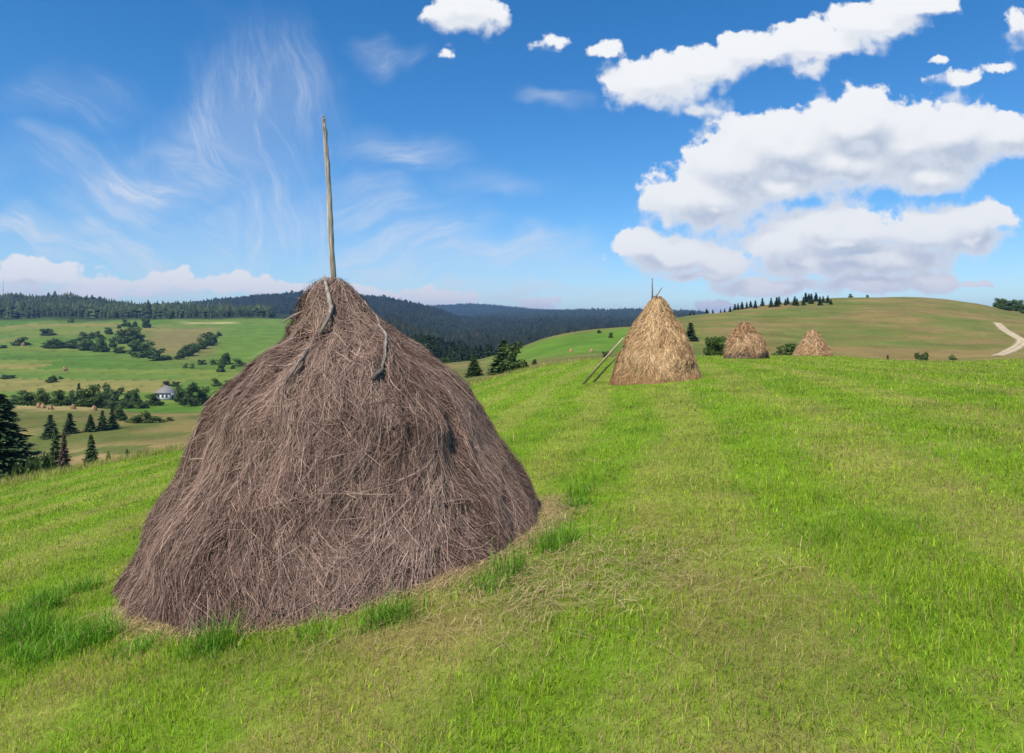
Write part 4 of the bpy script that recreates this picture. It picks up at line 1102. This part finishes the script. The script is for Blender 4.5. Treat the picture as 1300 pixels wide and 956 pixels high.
# ------------------------------------------------------------------ sky, sun, camera
SUN_EL, SUN_AZ = 54.0, -145.0      # azimuth measured from +Y (view) towards +X: behind the viewer's left shoulder
def world():
    w_ = bpy.data.worlds.new('World'); scene.world = w_; w_.use_nodes = True
    w = NT(w_.node_tree); w.n.clear()
    out = w.new('ShaderNodeOutputWorld'); bg = w.new('ShaderNodeBackground')
    sky = w.new('ShaderNodeTexSky', sky_type='NISHITA', sun_disc=False)
    sky.sun_elevation = R_(SUN_EL); sky.sun_rotation = R_(SUN_AZ); sky.altitude = 600
    sky.air_density = 1.0; sky.dust_density = 0.2; sky.ozone_density = 5.0
    d = w.new('ShaderNodeTexCoord').outputs['Generated']
    sp = w.new('ShaderNodeSeparateXYZ'); w.put(sp.inputs[0], d)
    ay = w.math('MAXIMUM', w.math('ABSOLUTE', sp.outputs[1]), 0.16)
    u = w.math('DIVIDE', sp.outputs[0], ay); v = w.math('DIVIDE', sp.outputs[2], ay)
    # gnomonic sky coordinates: a fixed chart of the sky in units of 100 photo pixels
    cb = w.new('ShaderNodeCombineXYZ')
    w.put(cb.inputs[0], w.math('MULTIPLY', u, F / 100)); w.put(cb.inputs[1], w.math('MULTIPLY', v, F / 100))
    P = cb.outputs[0]
    # ---- cumulus field as a node group
    CUM = [  # px, py, rx, ry
        (1000, 185, 105, 52), (1090, 160, 75, 50), (1150, 185, 70, 40), (1205, 172, 75, 48), (1275, 172, 50, 32), (935, 210, 80, 48), (900, 252, 85, 40), (850, 282, 45, 26), (1180, 222, 55, 24), (985, 236, 80, 24), (1060, 205, 110, 34), (905, 268, 60, 18),
        (1070, 291, 108, 30), (1180, 293, 92, 28), (995, 312, 50, 22), (1242, 280, 48, 24), (1100, 327, 115, 22), (1060, 310, 70, 18),  (1020, 335, 75, 20), (1240, 305, 40, 16),
        (860, 322, 78, 30), (815, 312, 36, 22), (915, 335, 36, 20), (890, 350, 60, 9), (1180, 358, 48, 16), (1110, 360, 75, 14), (1240, 362, 18, 5), (985, 362, 80, 12), (910, 389, 24, 8),
        (835, 102, 66, 34), (890, 84, 55, 26), (955, 62, 48, 22), (1035, 52, 74, 25), (1108, 24, 70, 22), (805, 126, 34, 20), (1030, 86, 24, 12), (1160, 2, 55, 18),
        (590, 10, 50, 34), (570, 66, 24, 18), (705, 50, 42, 18), (762, 64, 32, 13), (1210, 95, 34, 15), (1268, 90, 28, 15), (1290, 25, 34, 40), (1186, 75, 18, 10), (885, 141, 34, 11),
        (40, 350, 95, 22), (150, 360, 65, 16), (215, 352, 30, 13), (285, 362, 70, 16), (450, 370, 40, 12), (525, 378, 80, 15), (680, 387, 30, 11), (20, 336, 40, 10), (340, 368, 50, 12), (100, 372, 160, 12), (390, 365, 40, 10)]
    grp = bpy.data.node_groups.new('cumulus_field', 'ShaderNodeTree')
    grp.interface.new_socket('P', in_out='INPUT', socket_type='NodeSocketVector'); grp.interface.new_socket('D', in_out='OUTPUT', socket_type='NodeSocketFloat'); grp.interface.new_socket('M', in_out='OUTPUT', socket_type='NodeSocketFloat')
    g = NT(grp); gi = g.new('NodeGroupInput'); go = g.new('NodeGroupOutput')
    p0 = gi.outputs[0]
    wn = g.new('ShaderNodeTexNoise'); g.put(wn.inputs['Vector'], p0); wn.inputs['Scale'].default_value = 2.2; wn.inputs['Detail'].default_value = 3; wn.inputs['Roughness'].default_value = 0.55
    wv = g.vec('MULTIPLY', g.vec('SUBTRACT', wn.outputs['Color'], (0.5, 0.5, 0.5)), (0.42, 0.30, 0.0))
    pw = g.vec('ADD', p0, wv)
    acc = None
    for (cx, cy, rx, ry) in CUM:
        q = g.vec('MULTIPLY', g.vec('SUBTRACT', pw, ((cx - CX) / 100, (HY - cy) / 100, 0)), (106 / rx, 108 / ry, 0))
        ln = g.vec('LENGTH', q)
        if rx < 46 and cy < 300: ln = g.math('MULTIPLY_ADD', ln, 0.62, 0.72)      # small puffs stay thin and ragged
        elif cy > 330 and cx < 780: ln = g.math('MULTIPLY_ADD', ln, 0.8, 0.38)
        acc = ln if acc is None else g.math('SMOOTH_MIN', acc, ln, 0.42)
    fld = g.math('SUBTRACT', 1.0, acc)
    fld = g.math('MAXIMUM', fld, -1.0)
    n1 = g.noise(p0, 2.0, 10, 0.60); 
    vor = g.new('ShaderNodeTexVoronoi', feature='SMOOTH_F1'); g.put(vor.inputs['Vector'], pw); vor.inputs['Scale'].default_value = 3.2
    vor.inputs['Detail'].default_value = 2.0; vor.inputs['Smoothness'].default_value = 0.35
    bil = g.math('SUBTRACT', 0.45, vor.outputs['Distance'])
    dn = g.math('ADD', fld, g.math('MULTIPLY', g.math('SUBTRACT', n1, 0.5), 1.7))
    dn = g.math('ADD', dn, g.math('MULTIPLY', bil, 0.30))
    g.put(go.inputs[0], dn); g.put(go.inputs[1], fld)
    def field(vec):
        nd = w.new('ShaderNodeGroup'); nd.node_tree = grp; w.put(nd.inputs[0], vec); return nd.outputs[0], nd.outputs[1]
    f0, m0 = field(P)
    f1, m1 = field(w.vec('ADD', P, (-0.08, 0.26, 0)))
    broad = w.ramp(w.math('SUBTRACT', m0, m1), -0.26, 0.40, 0.0, 1.0)
    finel = w.ramp(w.math('SUBTRACT', f0, f1), -0.55, 0.65, 0.0, 1.0)
    lit = w.math('ADD', w.math('MULTIPLY', broad, 0.68), w.math('MULTIPLY', finel, 0.32))
    dens = w.ramp(f0, w.ramp(broad, 0.1, 0.8, -0.48, -0.32), w.ramp(broad, 0.1, 0.8, 0.16, -0.10))
    thick = w.ramp(f0, -0.2, 0.55)
    # thin parts stay bright, thick undersides turn grey
    shade = w.math('MULTIPLY', w.math('SUBTRACT', 1.0, lit), w.ramp(thick, 0, 1, 0.30, 1.0, False))
    shade = w.math('MULTIPLY', shade, w.ramp(v, 0.29, 0.36, 1.0, 0.45))     # the high thin bank stays pale underneath
    cc = w.mixc(shade, (CLOUD * 0.98, CLOUD * 0.99, CLOUD * 1.0, 1), (CLOUD * 0.52, CLOUD * 0.60, CLOUD * 0.73, 1))
    # warm haze near the horizon
    low = w.ramp(v, 0.02, 0.13, 1.0, 0.0)
    cc = w.mixc(w.math('MULTIPLY', low, 0.55), cc, (CLOUD * 0.95, CLOUD * 0.885, CLOUD * 0.89, 1))
    # ---- cirrus: feathery streaks, three families with their own direction
    wn2 = w.new('ShaderNodeTexNoise'); w.put(wn2.inputs['Vector'], P); wn2.inputs['Scale'].default_value = 0.7; wn2.inputs['Detail'].default_value = 3
    bend = w.vec('SUBTRACT', wn2.outputs['Color'], (0.5, 0.5, 0.5))
    Pc = w.vec('ADD', P, w.vec('MULTIPLY', bend, (1.9, 1.5, 0.0)))
    Pb = w.vec('ADD', P, w.vec('MULTIPLY', bend, (0.9, 0.9, 0.0)))
    CIR = {104: [(330, 170, 100, 165, 0.75), (345, 290, 100, 80, 0.8), (270, 190, 90, 90, 0.6), (400, 300, 80, 70, 0.5)],
           -30: [(190, 230, 160, 65, 0.75), (80, 285, 150, 30, 1.0), (150, 320, 210, 50, 0.8), (190, 185, 50, 18, 0.6), (260, 300, 110, 50, 0.7), (60, 200, 90, 40, 0.35), (90, 120, 110, 40, 0.25)],
           14: [(660, 318, 130, 26, 1.0), (520, 330, 170, 55, 0.9), (640, 365, 180, 26, 0.9), (770, 362, 100, 16, 0.9), (490, 200, 110, 34, 0.5), (620, 235, 90, 30, 0.45), (700, 122, 55, 14, 0.5), (500, 60, 50, 22, 0.45), (470, 270, 120, 40, 0.6)]}
    cir = None; veil = None
    for dr, lst in CIR.items():
        m1_ = w.new('ShaderNodeMapping'); w.put(m1_.inputs[0], Pb); m1_.inputs['Rotation'].default_value = (0, 0, R_(-dr))
        m2_ = w.new('ShaderNodeMapping'); w.put(m2_.inputs[0], m1_.outputs[0]); m2_.inputs['Scale'].default_value = (0.34, 1.9, 1)
        cz = w.ramp(w.noise(m2_.outputs[0], 1.5, 10, 0.68, 0.35), 0.40, 0.82)
        ca = None
        for (cx, cy, rx, ry, kk) in lst:
            q = w.vec('MULTIPLY', w.vec('SUBTRACT', Pc, ((cx - CX) / 100, (HY - cy) / 100, 0)), (100 / rx, 100 / ry, 0))
            m_ = w.ramp(w.vec('LENGTH', q), 0.0, 1.3, kk, 0.0)
            ca = m_ if ca is None else w.math('MAXIMUM', ca, m_)
        one = w.math('MULTIPLY', cz, ca)
        cir = one if cir is None else w.math('MAXIMUM', cir, one)
        veil = ca if veil is None else w.math('MAXIMUM', veil, ca)
    cir = w.math('ADD', w.math('MULTIPLY', cir, 1.05), w.math('MULTIPLY', veil, 0.28), clamp=True)
    hs_ = w.new('ShaderNodeHueSaturation'); w.put(hs_.inputs['Color'], sky.outputs[0]); hs_.inputs['Saturation'].default_value = 1.30; hs_.inputs['Hue'].default_value = 0.500
    col = w.mixc(cir, hs_.outputs[0], (CLOUD * 0.82, CLOUD * 0.86, CLOUD * 0.92, 1))
    col = w.mixc(dens, col, cc)
    w.put(bg.inputs[0], col); bg.inputs[1].default_value = SKY
    bg0 = w.new('ShaderNodeBackground'); w.put(bg0.inputs[0], hs_.outputs[0]); bg0.inputs[1].default_value = SKY
    # the clouded quarter of the sky (the chart holds no cloud outside it)
    part = w.math('MULTIPLY', w.math('GREATER_THAN', sp.outputs[1], 0.17), w.math('LESS_THAN', v, 0.62))
    part = w.math('MULTIPLY', part, w.math('LESS_THAN', w.math('ABSOLUTE', u), 1.15))
    part = w.math('MULTIPLY', part, w.math('GREATER_THAN', v, -0.03))
    ms = w.new('ShaderNodeMixShader'); w.put(ms.inputs[0], part); w.put(ms.inputs[1], bg0.outputs[0]); w.put(ms.inputs[2], bg.outputs[0])
    w.put(out.inputs[0], ms.outputs[0])
    w_.cycles.sampling_method = 'MANUAL'; w_.cycles.sample_map_resolution = 128
CLOUD = 6.4
SKY = 0.118
world()

sun = bpy.data.lights.new('sun', 'SUN'); sun.energy = 4.6; sun.angle = R_(0.53); sun.color = (1.0, 0.955, 0.88)
so = bpy.data.objects.new('sun', sun); COL.objects.link(so)
el, az = R_(SUN_EL), R_(SUN_AZ)
to_sun = Vector((math.sin(az) * math.cos(el), math.cos(az) * math.cos(el), math.sin(el)))
so.rotation_euler = to_sun.to_track_quat('Z', 'Y').to_euler()

cam = bpy.data.cameras.new('camera'); co = bpy.data.objects.new('camera', cam); COL.objects.link(co)
cam.sensor_width = 36; cam.lens = 36 * F / 1300
cam.shift_y = -(478 - HY) / 1300
co.location = (0, 0, 0); co.rotation_euler = (R_(90), 0, 0)
cam.clip_start = 0.1; cam.clip_end = 40000
scene.camera = co

scene.render.engine = 'CYCLES'
scene.view_settings.view_transform = 'Standard'; scene.view_settings.look = 'None'
scene.view_settings.gamma = 1.0; scene.view_settings.exposure = 0.36; scene.view_settings.use_curve_mapping = False
cy = scene.cycles
cy.max_bounces = 6; cy.diffuse_bounces = 3; cy.transmission_bounces = 3; cy.volume_bounces = 0; cy.use_denoising = True
cy.caustics_reflective = False; cy.caustics_refractive = False
